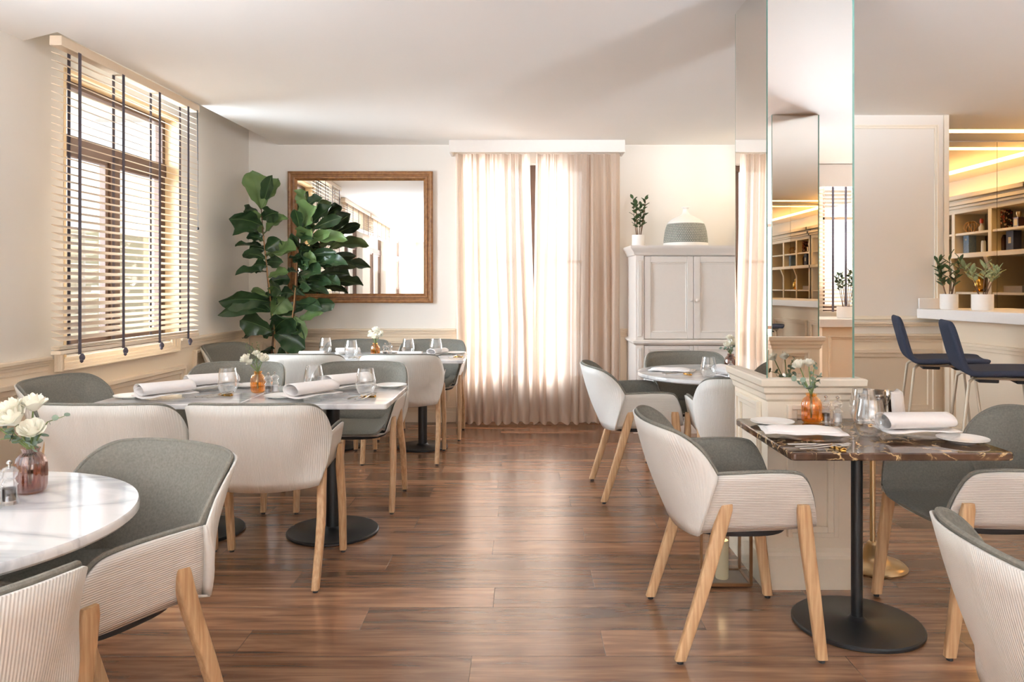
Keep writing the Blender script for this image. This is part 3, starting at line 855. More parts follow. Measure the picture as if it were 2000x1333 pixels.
def sprig_plant(name, label, cat, loc, pot_r, pot_h, h, spread, seed, leafmat, nst=5, leaf=(.045, .016), per=9, tree=False):
    rnd = random.Random(seed)
    root = thing(name, label, cat, loc)
    p = MB(); p.lathe([(pot_r*.9, 0), (pot_r, .01), (pot_r, pot_h), (pot_r-.006, pot_h), (pot_r-.006, pot_h-.015), (.001, pot_h-.015)], 32)
    p.build('pot', M['potw'], root)
    p = MB(); p.lathe([(pot_r-.007, pot_h-.02), (pot_r-.007, pot_h-.012), (.001, pot_h-.010)], 20); p.build('soil', M['soil'], root)
    st = MB(); lf = MB()
    def leafq(P, D, L_, w_):
        D = D.normalized(); side = D.cross(Vector((rnd.uniform(-.4, .4), rnd.uniform(-.4, .4), 1))).normalized(); up = side.cross(D)
        pts = []; ts = ((0, .1), (.25, .8), (.5, 1), (.78, .7), (1, .05))
        rows = [[tuple(P+D*(L_*t)+side*(-w_*k)+up*(w_*.35-L_*.15*t*t)), tuple(P+D*(L_*t)+up*(-L_*.15*t*t)), tuple(P+D*(L_*t)+side*(w_*k)+up*(w_*.35-L_*.15*t*t))] for t, k in ts]
        lf.grid(rows)
    for s in range(nst):
        a = 2*pi*s/nst+rnd.random(); hh = h*rnd.uniform(.7, 1)
        b0 = Vector((cos(a)*pot_r*.3, sin(a)*pot_r*.3, pot_h-.02))
        tip = Vector((cos(a)*spread*rnd.uniform(.4, 1), sin(a)*spread*rnd.uniform(.4, 1), pot_h+hh))
        mid = (b0+tip)/2+Vector((rnd.uniform(-.01, .01), rnd.uniform(-.01, .01), 0))
        if tree: mid = b0.lerp(tip, .45)+Vector((0, 0, hh*.1))
        st.tube([b0, mid, tip], [.0035, .003, .002], 6)
        for k in range(per):
            t = (.55 if tree else .3)+(.45 if tree else .7)*k/(per-1)
            P = b0.lerp(mid, t*2) if t < .5 else mid.lerp(tip, t*2-1)
            an = k*2.4+s
            D = Vector((cos(an), sin(an), .9 if t < .9 else 1.8))
            leafq(P, D, leaf[0]*rnd.uniform(.7, 1.1), leaf[1]*rnd.uniform(.8, 1.1))
    st.build('stems', M['bark'], root); lf.build('foliage', leafmat, root, ang=3)
    return root
Ya = 6.80; zt = 1.632
sprig_plant('potted_laurel', 'small leafy plant in white pot on the left end of the armoire', 'plant', (xs(1247, Ya), Ya, zt), .058, .105, .33, .07, 1, M['leaf_small'], 6, (.06, .018), 9)
sprig_plant('potted_laurel', 'small leafy plant on the armoire half hidden behind the mirrored column', 'plant', (xs(1456, Ya), Ya, zt), .058, .105, .33, .07, 2, M['leaf_small'], 6, (.06, .018), 9)
root = thing('cloche_vase', 'broad domed vase with grey woven band and narrow neck on the armoire', 'vase', (xs(1339, 6.78), 6.78, zt))
R_ = .197
p = MB(); p.lathe([(R_*.98, 0), (R_, .004), (R_, .028), (R_-.002, .032)], 48, cap1=False); 
p.lathe([(.163, .20), (.15, .222), (.125, .243), (.09, .262), (.055, .278), (.038, .288), (.030, .30), (.024, .32), (.022, .335), (.028, .343), (.036, .348), (.036, .354), (.02, .354), (.001, .35)], 48, cap0=False)
p.build('vase_body', M['potw'], root)
p = MB(); p.lathe([(R_-.002, .030), (R_*.985, .06), (R_*.96, .10), (R_*.93, .14), (R_*.88, .175), (.163, .202)], 48, cap0=False, cap1=False); p.build('woven_band', M['weave'], root)

# ------------------------------------------------------------------ MIRRORED COLUMNS
def column(x0, x1, y0, y1, label):
    root = thing('mirrored_column', label, 'column', ((x0+x1)/2, (y0+y1)/2, 0))
    a, b_ = (x1-x0)/2, (y1-y0)/2
    b = MB(); b.box(-a, a, -b_, b_, 0, .84); b.build('plinth', M['cream'], root, bevel=.003)
    b = MB()
    def rp(prof):
        rows = [[(-a-d, b_+d, z), (-a-d, -b_-d, z), (a+d, -b_-d, z), (a+d, b_+d, z)] for d, z in prof]
        b.grid(rows, True); d, z = prof[-1]
        b.add([(-a-d, -b_-d, z), (a+d, -b_-d, z), (a+d, b_+d, z), (-a-d, b_+d, z)], [(0, 1, 2, 3)])
    rp([(0, .79), (.008, .80), (.010, .82), (.02, .83), (.022, .85), (.034, .86), (.036, .884), (.03, .889)])
    b.build('cornice', M['cream'], root, ang=.4)
    b = MB(); rp([(.022, 0), (.022, .13), (.014, .14), (.012, .155), (.004, .165), (0, .17)]); b.build('skirting', M['cream'], root, ang=.4)
    b = MB()
    def pf(mb, a0, a1, d0, d1, z0, z1): mb.box(a0, a1, -b_-d1, -b_-d0, z0, z1)
    def pk(mb, a0, a1, d0, d1, z0, z1): mb.box(a0, a1, b_+d0, b_+d1, z0, z1)
    def pl(mb, a0, a1, d0, d1, z0, z1): mb.box(-a-d1, -a-d0, a0, a1, z0, z1)
    def pr(mb, a0, a1, d0, d1, z0, z1): mb.box(a+d0, a+d1, a0, a1, z0, z1)
    for fn, h in ((pf, a), (pk, a), (pl, b_), (pr, b_)):
        frame_box(b, fn, -h+.08, h-.08, .22, .778, .042, .013)
    b.build('panel_moulding', M['cream'], root, bevel=.002)
    b = MB(); b.box(-a+.012, a-.012, -b_+.012, b_-.012, .884, H); b.build('core', M['cream'], root)
    t_ = .009
    for (q, ed) in (((-a+.002, a-.014, -b_, -b_+t_), 'f'), ((-a+.002, a-.014, b_-t_, b_), 'k'), ((-a, -a+t_, -b_+.012, b_-.012), 'l'), ((a-t_, a, -b_+.012, b_-.012), 'r')):
        g = MB(); g.box(q[0], q[1], q[2], q[3], .889, H)
        # edge faces green, broad faces silvered
        fidx = []
        for k, fc in enumerate(g.f):
            vs = [Vector(g.v[i]) for i in fc]; n = (vs[1]-vs[0]).cross(vs[2]-vs[0]).normalized()
            broad = abs(n.y) > .9 if ed in 'fk' else abs(n.x) > .9
            g.mi[k] = 0 if broad else 1
        g.build('mirror_panel', [M['mirror'], M['glass_edge']], root, smooth=False)
    return root
column(1.038, 1.412, 3.21, 3.70, 'mirror-clad column on a cream panelled plinth beside the brown marble table')
column(1.935, 2.305, .04, .55, 'second mirror-clad column, seen only as a reflection in the first')

# ------------------------------------------------------------------ BAR
def barx(Y): return 3.06+(5.885-Y)*.135
bar = thing('bar_counter', 'cream bar counter with thick white top at the right', 'counter')
b = MB()
yn = 2.0
b.hexa([(barx(yn), yn, 1.03), (barx(yn)+.8, yn, 1.03), (3.86, 5.88, 1.03), (3.06, 5.88, 1.03), (barx(yn), yn, 1.105), (barx(yn)+.8, yn, 1.105), (3.86, 5.88, 1.105), (3.06, 5.88, 1.105)])
b.box(3.302, 3.86, 5.88, 6.0, 1.03, 1.105)
b.box(3.06, 3.245, 5.84, 5.86, 1.105, 1.185)
b.build('worktop', M['white'], bar, bevel=.004)
b = MB()
b.hexa([(barx(yn)+.2, yn+.05, 0), (barx(yn)+.7, yn+.05, 0), (3.8, 5.88, 0), (3.26, 5.88, 0), (barx(yn)+.2, yn+.05, 1.03), (barx(yn)+.7, yn+.05, 1.03), (3.8, 5.88, 1.03), (3.26, 5.88, 1.03)])
b.build('counter_body', M['wains'], bar)
b = MB()
def putBar(mb, a0, a1, d0, d1, z0, z1):
    def X(Y, d): return barx(Y)+.2-d
    mb.hexa([(X(a0, d1), a0, z0), (X(a0, d0), a0, z0), (X(a1, d0), a1, z0), (X(a1, d1), a1, z0), (X(a0, d1), a0, z1), (X(a0, d0), a0, z1), (X(a1, d0), a1, z1), (X(a1, d1), a1, z1)])
for k in range(4): frame_box(b, putBar, 5.78-.92*(k+1)+.06, 5.78-.92*k, .2, .86, .05, .02)
putBar(b, 2.06, 5.86, 0, .02, 0, .12)
b.build('panel_moulding', M['wains'], bar, bevel=.002)
# mirror wall behind the bar (two panels with a seam)
for a, c_ in ((3.12, 4.328), (4.332, 5.5)):
    g = MB(); g.box(a, c_, 6.91, 6.935, .5, H-.012)
    tag(g.build('wall_mirror', M['mirror'], None), 'frameless mirror panel behind the bar, %s of the seam' % ('left' if a < 4 else 'right'), 'mirror', 'mirror panels behind the bar')
# light coves
for q in ((3.34, 5.45, 6.425, 6.565), (4.955, 5.115, 3.25, 6.40)):
    b = MB(); b.box(q[0], q[1], q[2]+.02, q[3]-.02, 2.66, 2.67)
    tag(b.build('led_strip', M['led'], None), 'warm light strip in the ceiling cove %s' % ('above the bar mirror' if q[0] < 4 else 'running along above the shelves'), 'light')
# shelf unit (seen in the bar mirror)
SX = 4.65
sh = thing('shelf_unit', 'cream shelf unit with dark back panel, seen reflected behind the bar', 'shelf', (SX, 0, 0))
ya, yb = 4.3, 6.86
b = MB(); b.box(.33, .35, ya, yb, .2, 2.1); b.build('back_panel', M['shelf_back'], sh)
cols = [6.86, 6.28, 5.64, 5.0, 4.36]
b = MB()
for y in cols: b.box(.001, .329, y-.03, y+.03, .9, 2.055)
b.box(0, .36, ya, yb+.03, 2.05, 2.24); b.box(-.02, .329, ya, yb+.031, 1.575, 1.625); b.box(0, .328, ya, yb+.03, .96, 1.02); b.box(0, .34, ya, yb+.03, .0, .9)
for k, (d, z0, z1) in enumerate(((.03, 2.10, 2.13), (.05, 2.13, 2.17), (.07, 2.19, 2.24))): b.box(-d, .3, ya-.02, yb+.03, z0+.001*k, z1-.001*k)
for y in cols[1:4]: b.hexa([(-.02, y-.03, 1.5), (0, y-.03, 1.45), (0, y+.03, 1.45), (-.02, y+.03, 1.5), (-.05, y-.03, 1.575), (0, y-.03, 1.575), (0, y+.03, 1.575), (-.05, y+.03, 1.575)])
b.build('carcass', M['cream'], sh, bevel=.004)
for i in range(len(cols)-1):
    for z in (1.83, 1.205):
        b = MB(); b.box(.01, .33, cols[i+1]+.03, cols[i]-.03, z-.012, z+.012); b.build('shelf_board', M['cream'], sh, bevel=.002)
# things on the shelves
def simple(name, label, cat, loc, parts, rz=0, group=None):
    r = thing(name, label, cat, loc, rz, group)
    for nm, fn, mt in parts:
        mb = MB(); fn(mb); mb.build(nm, mt, r)
    return r
def ball(mb, r=.05, n=9):
    for k in range(n):
        a = pi*k/n
        pts = []
        for t in range(25):
            th = 2*pi*t/24
            p = Vector((cos(th)*r, 0, sin(th)*r*.8)); p.rotate(Matrix.Rotation(a, 3, 'Z')); p.rotate(Matrix.Rotation(.5*sin(k*2.1), 3, 'X'))
            pts.append(p+Vector((0, 0, r*.82)))
        mb.tube(pts, .005, 5, caps=False)
bx = SX+.13
def yv(px): # mirror image position along the unit for a pixel column
    return 13.82-bx*1480/(px-1020)
simple('rattan_ball', 'open rattan ball on the top shelf behind the bar', 'ornament', (bx, yv(1898), 1.842), [('weave', lambda m: ball(m, .075), M['rattan'])])
simple('perfume_bottle', 'small red-capped bottle beside the rattan ball', 'bottle', (bx, yv(1917), 1.842), [('bottle', lambda m: m.lathe([(.025, 0), (.027, .05), (.012, .075), (.01, .09)], 16), M['label']), ('cap', lambda m: m.lathe([(.016, .09), (.018, .12), (.014, .14)], 16), M['red'])])
simple('ceramic_vase', 'slim grey-green vase with a gold base on the second shelf', 'vase', (bx, yv(1876), 1.626), [('vase_body', lambda m: m.lathe([(.032, .06), (.03, .10), (.022, .16), (.014, .19)], 20), M['greenvase']), ('gold_base', lambda m: m.lathe([(.028, 0), (.033, .03), (.032, .06)], 20), M['gold'])])
simple('card_box', 'blue patterned gift box on the second shelf', 'box', (bx, yv(1894), 1.626), [('box', lambda m: m.box(-.04, .04, -.05, .05, 0, .20), M['bluebox']), ('label_patch', lambda m: m.box(-.0415, -.04, -.012, .012, .14, .16), M['label'])])
simple('porcelain_jar', 'small white jar at the right end of the second shelf', 'jar', (bx, yv(1921), 1.626), [('jar', lambda m: m.lathe([(.024, 0), (.024, .11), (.018, .125), (.001, .125)], 18), M['porcelain'])])
simple('mosaic_box', 'box with red, cream and black mosaic pattern on top shelf', 'box', (bx, yv(1963), 1.842), [('box', lambda m: m.box(-.04, .04, -.06, .06, 0, .19), M['mosaic']), ('label_patch', lambda m: m.box(-.0415, -.04, -.035, .035, .075, .095), M['dark'])])
simple('cologne_bottle', 'square bottle with cream label on the top shelf', 'bottle', (bx, yv(1990), 1.842), [('bottle', lambda m: m.box(-.03, .03, -.035, .035, 0, .10), M['brownglass']), ('label_patch', lambda m: m.box(-.032, -.03, -.025, .025, .02, .085), M['label']), ('cap', lambda m: m.lathe([(.014, .10), (.024, .13), (.024, .155), (.001, .16)], 16), M['champagne'])])
simple('brown_bottle', 'dark brown bottle with gold cap on the second shelf', 'bottle', (bx, yv(1959), 1.626), [('bottle', lambda m: m.lathe([(.04, 0), (.042, .12), (.03, .16), (.022, .165)], 20), M['brownglass']), ('cap', lambda m: m.lathe([(.024, .165), (.024, .18), (.001, .184)], 16), M['gold'])])
simple('card_box', 'navy box with cream label on the second shelf', 'box', (bx, yv(1980), 1.626), [('box', lambda m: m.box(-.04, .04, -.055, .055, 0, .21), M['navybox']), ('label_patch', lambda m: m.box(-.0415, -.04, -.02, .02, .07, .13), M['label'])])
simple('storage_box', 'low grey box on the lower right shelf', 'box', (bx, yv(1990), 1.217), [('box', lambda m: m.box(-.06, .06, -.14, .14, 0, .065), M['greybox'])])
def pot_(m):
    m.lathe([(.045, .03), (.055, .06), (.05, .12), (.03, .15), (.02, .155), (.024, .17), (.02, .19), (.008, .20), (.001, .21)], 20)
    m.tube([(0, -.05, .06), (0, -.09, .09), (0, -.10, .14)], [.012, .009, .007], 8)
    m.lathe([(.06, 0), (.065, .006), (.06, .012)], 20); m.lathe([(.03, .012), (.04, .03)], 16)
simple('gold_teapot', 'gold samovar teapot on the lower left shelf', 'teapot', (bx, yv(1914), 1.217), [('pot', pot_, M['gold'])])
# plants on the bar
sprig_plant('potted_laurel', 'dark green leafy plant in a white pot at the left end of bar', 'plant', (3.21, 5.70, 1.105), .062, .115, .30, .12, 11, M['leaf_small'], 6, (.075, .015), 10)
sprig_plant('potted_variegated_plant', 'pale variegated plant in a wider white pot on the bar', 'plant', (3.34, 5.50, 1.105), .072, .115, .20, .16, 12, M['leaf_pale'], 5, (.075, .014), 10, True)
# rear counter, plant and glasses (seen in the column mirror)
rc = thing('sideboard', 'panelled sideboard with white top under the rear window', 'cabinet', (0, 0, 0))
b = MB(); b.box(2.95, 5.0, -1.78, -1.10, .87, .95); b.build('worktop', M['white'], rc, bevel=.004)
b = MB(); b.box(3.0, 4.95, -1.78, -1.16, 0, .87)
def pks(mb, a0, a1, d0, d1, z0, z1): mb.box(a0, a1, -1.16+d0, -1.16+d1, z0, z1)
for k in range(3): frame_box(b, pks, 3.06+k*.63, 3.06+k*.63+.57, .15, .78, .03, .012)
b.build('cabinet_body', M['wains'], rc, bevel=.002)
sprig_plant('bonsai', 'small bonsai in a white pot, reflected in the column mirror', 'plant', (3.32, -1.35, .95), .09, .12, .38, .14, 21, M['leaf_small'], 6, (.05, .018), 10, True)

# ------------------------------------------------------------------ BAR STOOLS
def make_stool():
    root = thing('bar_stool', 'x', 'stool')
    # side profile in local y (front +y), extruded across x
    prof = [(.25, .800), (.235, .812), (.1, .808), (-.08, .800), (-.15, .803), (-.185, .83), (-.205, .90), (-.235, 1.02), (-.255, 1.09)]
    th = .036
    mb = MB(); rows = []
    n = len(prof)
    inner = []; outer = []
    for i, (y, z) in enumerate(prof):
        a = prof[max(0, i-1)]; c_ = prof[min(n-1, i+1)]
        d = Vector((c_[0]-a[0], c_[1]-a[1])).normalized(); nn = Vector((d.y, -d.x))  # toward inside
        inner.append((y-nn.x*-.0, z)); outer.append((y, z))
    for i, (y, z) in enumerate(prof):
        a = prof[max(0, i-1)]; c_ = prof[min(n-1, i+1)]
        d = Vector((c_[0]-a[0], c_[1]-a[1])).normalized(); nn = Vector((d.y, -d.x))
        t = i/(n-1); hw = .215-.02*abs(t-.5)*2
        if i >= n-2: hw = .195 if i == n-2 else .17
        lift = .012
        rows.append([(x*hw, y+nn.x*(-lift*(1-abs(x)**2)*0), z+(lift if i < 4 else 0)*abs(x)**3) for x in (-1, -.85, -.5, 0, .5, .85, 1)])
    mb.grid(rows)
    mb.build('seat_shell', M['navy'], root, solid=th, off=0, sub=2, ang=3)
    for sx in (-1, 1):
        for sy in (-1, 1):
            lg = MB()
            top = (sx*.15, sy*.13-.0, .775)
            lg.tube([(sx*.10, sy*.11, .779), (sx*.16, sy*.145, .779), (sx*.178, sy*.165, .76), (sx*.20, sy*.215, .3), (sx*.212, sy*.235, 0)], .0085, 10)
            lg.build('leg', M['stool_leg'], root)
    fr = MB(); 
    for sx in (-1, 1): fr.tube([(sx*.12, -.14, .779), (sx*.12, .19, .779)], .008, 8)
    fr.tube([(-.207, .222, .25), (.207, .222, .25)], .008, 8)
    fr.build('seat_frame', M['stool_leg'], root)
    for y in (-.06, .12):
        b = MB(); b.box(-.11, .11, y-.05, y+.05, .752, .778); b.build('mount_block', M['dark'], root, bevel=.006)
    return root
for (x, y, lab) in ((2.68, 4.87, 'navy bar stool furthest from the camera at the bar'), (2.63, 4.20, 'navy bar stool second from the wall, in front of the first'), (2.78, 3.50, 'navy bar stool nearest the camera, barely in frame at the right edge')):
    inst('stool', make_stool, (x, y, 0), -pi/2-.36, lab, 'navy bar stools along the bar')

# ------------------------------------------------------------------ ARMCHAIRS
def catmull(P, n):
    out = []
    P = [Vector(p) for p in P]
    for i in range(len(P)-1):
        p0 = P[max(0, i-1)]; p1 = P[i]; p2 = P[i+1]; p3 = P[min(len(P)-1, i+2)]
        for k in range(n):
            t = k/n
            out.append(.5*((2*p1)+(-p0+p2)*t+(2*p0-5*p1+4*p2-p3)*t*t+(-p0+3*p1-3*p2+p3)*t*t*t))
    out.append(P[-1].copy()); return out
ARM_R = [(.236, .232, .466), (.252, .222, .52), (.268, .205, .575), (.281, .180, .622), (.289, .145, .643), (.294, .05, .648), (.296, -.125, .642)]
ARM_B = [(.224, .236, .452), (.224, .21, .447), (.224, .17, .443), (.225, .12, .440), (.226, .07, .438), (.228, -.03, .436), (.238, -.172, .434)]
BK_R = [(.306, -.128, .644), (.300, -.162, .700), (.291, -.205, .744), (.272, -.252, .774), (.238, -.295, .788), (.16, -.330, .793), (.08, -.345, .794), (0, -.35, .795)]
BK_B = [(.262, -.180, .430), (.215, -.198, .424), (.165, -.206, .418), (.13, -.21, .414), (.10, -.212, .411), (.065, -.214, .409), (.03, -.215, .408), (0, -.215, .408)]
def panel(R, B, inset, nz=8, lift=0, zb=0):
    """rows from base to rim; inset pushes the surface toward the inside of the chair"""
    r = catmull(R, 5); b = catmull(B, 5); rows = []
    for j in range(nz+1):
        t = j/nz; row = []
        for i in range(len(r)):
            p = b[i].lerp(r[i], t)
            bul = (.004 if B[0][1] > 0 else .014)*sin(pi*t)
            d = Vector((p.x, p.y+.02, 0)); 
            if d.length > 1e-6: d.normalize()
            d = Vector((p.x*.9, min(0, p.y+.10)*1.6, 0)); d = d.normalized() if d.length > 1e-6 else Vector((0, -1, 0))
            p = p+d*(bul-inset)
            if inset: p.z = p.z+zb*(1-t)+lift*t
            row.append(p)
        rows.append(row)
    return rows
def mirx(rows): return [[Vector((-p.x, p.y, p.z)) for p in reversed(r)] for r in rows]
def make_chair():
    root = thing('armchair', 'x', 'chair')
    sh = MB(); arm = panel(ARM_R, ARM_B, 0); bk = panel(BK_R, BK_B, 0)
    T = lambda rows: [[tuple(p) for p in r] for r in rows]
    sh.grid(T(arm), mi=1); sh.grid(T(mirx(arm)), mi=1)
    full = [a+b[1:] for a, b in zip(bk, mirx(bk))]
    sh.grid(T(full), mi=0)
    for sg in (1, -1):
        sh.grid([[(sg*p.x, p.y, p.z) for p in (arm[j][-1], bk[j][0])] for j in range(len(arm))], mi=2)
    # underside pan
    ring = arm[0]+bk[0][1:]+mirx(bk)[0][1:]+mirx(arm)[0][1:]
    rows = [[tuple(p) for p in ring], [(p.x*.8, p.y*.8, .428) for p in ring], [(p.x*.4, p.y*.4, .42) for p in ring], [(0, 0, .418) for p in ring]]
    sh.grid(rows, mi=2)
    front = [ring[-1], ring[0]]
    nfr = 10
    a0, a1 = ring[-1], ring[0]
    r1 = [tuple(a0.lerp(a1, k/nfr)+Vector((0, .018*sin(pi*k/nfr), -.010*sin(pi*k/nfr)))) for k in range(nfr+1)]
    r2 = [(p[0]*.8, .19, .428) for p in r1]; r3 = [(p[0]*.4, .094, .42) for p in r1]
    sh.grid([r1, r2, r3, [(0, 0, .418)]*len(r1)], mi=2)
    sh.build('shell', [M['rib_back'], M['rib_arm'], M['plain_shell']], root, solid=.006, off=0, ang=.6)
    # upholstery: arms, back, seat
    ins = .013
    arm = panel(ARM_R, ARM_B, ins, lift=.004, zb=.026); bk = panel([ARM_R[-1]]+BK_R[1:], [ARM_B[-1]]+BK_B[1:], ins, lift=.004, zb=.036)
    for j in range(len(bk)): bk[j][0] = arm[j][-1].copy()
    up = MB()
    up.grid(T(arm)); up.grid(T(mirx(arm)))
    full = [a+b[1:] for a, b in zip(bk, mirx(bk))]
    up.grid(T(full))
    rim = [r for r in arm[-1]]+[r for r in bk[-1]][1:]+[r for r in mirx(bk)[-1]][1:]+[r for r in mirx(arm)[-1]][1:]
    up.build('backrest_upholstery', M['fabric'], root, solid=.011, off=0, ang=.9)
    pp = MB(); pp.tube([tuple(p) for p in rim], .0065, 8); 
    fr_ = [Vector(arm[k][0]) for k in range(len(arm))]
    pp.tube([tuple(p) for p in fr_], .006, 8); pp.tube([(-p.x, p.y, p.z) for p in fr_], .006, 8)
    pp.build('piping', M['fabric'], root)
    st = MB(); ny = 16; nx = 16; top = []; bot = []
    for j in range(ny+1):
        v = j/ny; y = .242-(.242+.185)*v
        hw = .214+.012*v if v < .88 else .226-(v-.88)*.55
        r_t = []; r_b = []
        for i in range(nx+1):
            u = -1+2*i/nx
            edge = max(0, abs(u)-.72)/.28
            z = .462 - .006*sin(pi*min(1, v*1.1)) + .034*edge**2
            if v < .08: z -= .010*(1-v/.08)
            yy = y+(.016*(1-u*u) if v < .3 else 0)*(1-v/.3 if v < .3 else 0)
            r_t.append((u*hw, yy, z)); r_b.append((u*hw*.985, yy-.004*(v < .1), min(z-.012, .444) if abs(u) < .95 else z-.02))
        top.append(r_t); bot.append(r_b)
    st.grid(top); st.grid([list(reversed(r)) for r in bot])
    st.grid([bot[0], top[0]]); st.grid([top[-1], bot[-1]])
    st.grid([[bot[j][0] for j in range(ny+1)], [top[j][0] for j in range(ny+1)]]); st.grid([[top[j][-1] for j in range(ny+1)], [bot[j][-1] for j in range(ny+1)]])
    st.build('seat_cushion', M['fabric'], root, ang=1.2)
    # black under-frame
    uf = MB(); rows = []
    for k, (r, z) in enumerate(((.98, .405), (1, .41), (1, .424))):
        rows.append([(.20*r*abs(cos(t))**.7*(1 if cos(t) > 0 else -1), -.0+.185*r*abs(sin(t))**.7*(1 if sin(t) > 0 else -1), z) for t in [2*pi*q/40 for q in range(40)]])
    uf.grid(rows, True); uf.f.append(tuple(reversed(range(40)))); uf.mi.append(0)
    uf.build('under_frame', M['dark'], root)
    for sx in (-1, 1):
        for (yt, yb_, xb, zt_) in ((-.085, -.245, .266, .535), (.175, .238, .268, .530)):
            lg = MB()
            xt = .263 if yt < 0 else .270
            rows = []
            P = [(xt, yt, zt_), (xt-.005, yt+(yb_-yt)*.17, zt_-.10), (xb+.002, yt+(yb_-yt)*.5, .26), (xb, yb_, .012)]
            A = [.0225, .024, .022, .0185]; B = [.010, .017, .0165, .0150]
            P = catmull(P, 4)
            nn = len(P)
            def itp(L_, t):
                q = t*(len(L_)-1); i = min(int(q), len(L_)-2); return L_[i]+(L_[i+1]-L_[i])*(q-i)
            for i, p in enumerate(P):
                t = i/(nn-1); a_, b_ = itp(A, t), itp(B, t)
                if i == 0: a_ *= .86; b_ *= .8; p = p+Vector((0, 0, .006))
                cc = min(a_, b_)*.45; rg = []
                for (qx, qy, t0) in ((1, 1, 0), (-1, 1, pi/2), (-1, -1, pi), (1, -1, 3*pi/2)):
                    for k in range(3):
                        th = t0+k*pi/4
                        rg.append((sx*(p.x+qx*(b_-cc)+cc*cos(th)), p.y+qy*(a_-cc)+cc*sin(th), p.z))
                rows.append(rg)
            lg.grid(rows, True)
            lg.f.append(tuple(reversed(range(12)))); lg.mi.append(0)
            q = (nn-1)*12; lg.f.append(tuple(q+k for k in range(12))); lg.mi.append(0)
            l = lg.build('leg', M['oak'], root, ang=.9)
            gd = MB(); gd.lathe([(.011, 0), (.011, .013)], 14, (sx*xb, yb_, 0)); gd.build('glide', M['dark'], l)
    return root
def face(fx, fy): return atan2(fy, fx)-pi/2
CH = [
 (-1.13, 3.41, face(0, 1), 'armchair with its white ribbed back to us, near the middle of the marble pair'),
 (-1.75, 3.41, face(0, 1), 'white-backed armchair left of its twin, at the near side of the front marble pair'),
 (-1.00, 4.49, face(0, -1), 'grey-green armchair facing us across the right front marble table'),
 (-1.74, 4.47, face(.08, -1), 'grey-green armchair facing us across the left front marble table'),
 (-2.19, 3.95, face(.99, -.11), 'armchair at the left end of the front tables, by the window wall'),
 (-.875, 5.65, face(0, 1), 'armchair with smooth pale back turned to us, right rear marble table'),
 (-1.56, 5.65, face(0, 1), 'armchair with pale back turned to us in front of the fiddle leaf fig'),
 (-.79, 6.50, face(0, -1), 'armchair against the back wall beside the curtain'),
 (-1.46, 6.50, face(0, -1), 'armchair against the back wall behind the rear amber vase'),
 (-2.23, 6.22, face(.95, -.3), 'armchair in the left rear corner beside the fig plant'),
 (.715, 4.73, face(1, .04), 'armchair left of the round rear marble table, seen from its side'),
 (1.17, 5.24, face(0, -1), 'armchair between the round marble table and the white armoire'),
 (1.24, 4.28, face(0, 1), 'armchair partly hidden by the column, white back toward us'),
 (.775, 2.84, face(1, .02), 'armchair pulled up to the left side of brown marble table'),
 (1.70, 2.86, face(-1, .0), 'armchair facing left at the right side of brown marble table'),
 (1.19, 1.42, face(1, .0), 'armchair cut off by the bottom right corner'),
 (-1.17, 2.03, face(-.43, -.90), 'blue-lit armchair turned toward the round marble table in the foreground'),
 (-1.153, 1.301, face(-.8, .6), 'armchair cut off by the bottom left corner, ribbed white back'),
]
for x, y, rz, lab in CH:
    inst('chair', make_chair, (x, y, 0), rz, lab, 'white shell armchairs with grey-green felt')

# ------------------------------------------------------------------ TABLES
TH = .725
def table_base(root, r=.235, pole=.035, dz=0):
    b = MB(); b.lathe([(r-.004, 0), (r, .003), (r, .011), (r-.005, .016), (pole+.018, .020), (pole+.010, .026), (pole+.002, .034)], 64); b.build('base', M['black'], root)
    b = MB(); b.lathe([(pole, .02), (pole, TH-.03)], 32); b.build('pole', M['black'], root)
    b = MB(); b.box(-.17, .17, -.17, .17, TH-.034, TH-.0265); b.build('top_plate', M['black'], root, bevel=.003)
def rect_table(cx, cy, w_, d_, mat, label, group, pole=.035, bx=0, by=0, dr=.235):
    root = thing('bistro_table', label, 'table', (cx+bx, cy+by, 0), 0, group)
    table_base(root, dr, pole)
    b = MB(); r = .018
    # rounded-corner slab
    pts = []
    for sx, sy, t0 in ((1, 1, 0), (-1, 1, pi/2), (-1, -1, pi), (1, -1, 3*pi/2)):
        for k in range(4):
            t = t0+k*pi/6; pts.append((sx*(w_/2-r)+r*cos(t)-bx, sy*(d_/2-r)+r*sin(t)-by))
    def rg(s, z): return [(x*s, y*s, z) for x, y in pts]
    c_ = .004
    b.grid([rg(1-.008, TH-.026), rg(1, TH-.022), rg(1, TH-.004), rg(1-.008, TH)], True)
    b.f.append(tuple(reversed(range(16)))); b.mi.append(0)
    b.f.append(tuple(48+k for k in range(16))); b.mi.append(0)
    b.build('tabletop', mat, root, ang=.5)
    return root
def round_table(cx, cy, r, label, group):
    root = thing('bistro_table', label, 'table', (cx, cy, 0), 0, group)
    table_base(root)
    b = MB(); b.lathe([(r-.006, TH-.026), (r, TH-.020), (r, TH-.006), (r-.004, TH)], 96); b.build('tabletop', M['marble'], root, ang=.6)
    return root
rect_table(-.985, 3.895, .698, .68, M['marble'], 'right table of the front white marble pair', 'square white marble tables', by=.05)
rect_table(-1.69, 3.895, .698, .68, M['marble'], 'left table of the front white marble pair', 'square white marble tables', by=.05)
rect_table(-.79, 6.01, .698, .70, M['marble'], 'right table of the rear white marble pair, near the curtain', 'square white marble tables', dr=.20)
rect_table(-1.49, 6.01, .698, .70, M['marble'], 'left table of the rear white marble pair, before the fig', 'square white marble tables', dr=.20)
rect_table(1.265, 2.845, .745, .66, M['emperador'], 'brown marble table on black disc base beside the column', None, pole=.021, by=.02)
round_table(1.23, 4.88, .485, 'round white marble table in front of the armoire', 'round white marble tables')
round_table(-1.442, 1.786, .484, 'round white marble table in the left foreground', 'round white marble tables')

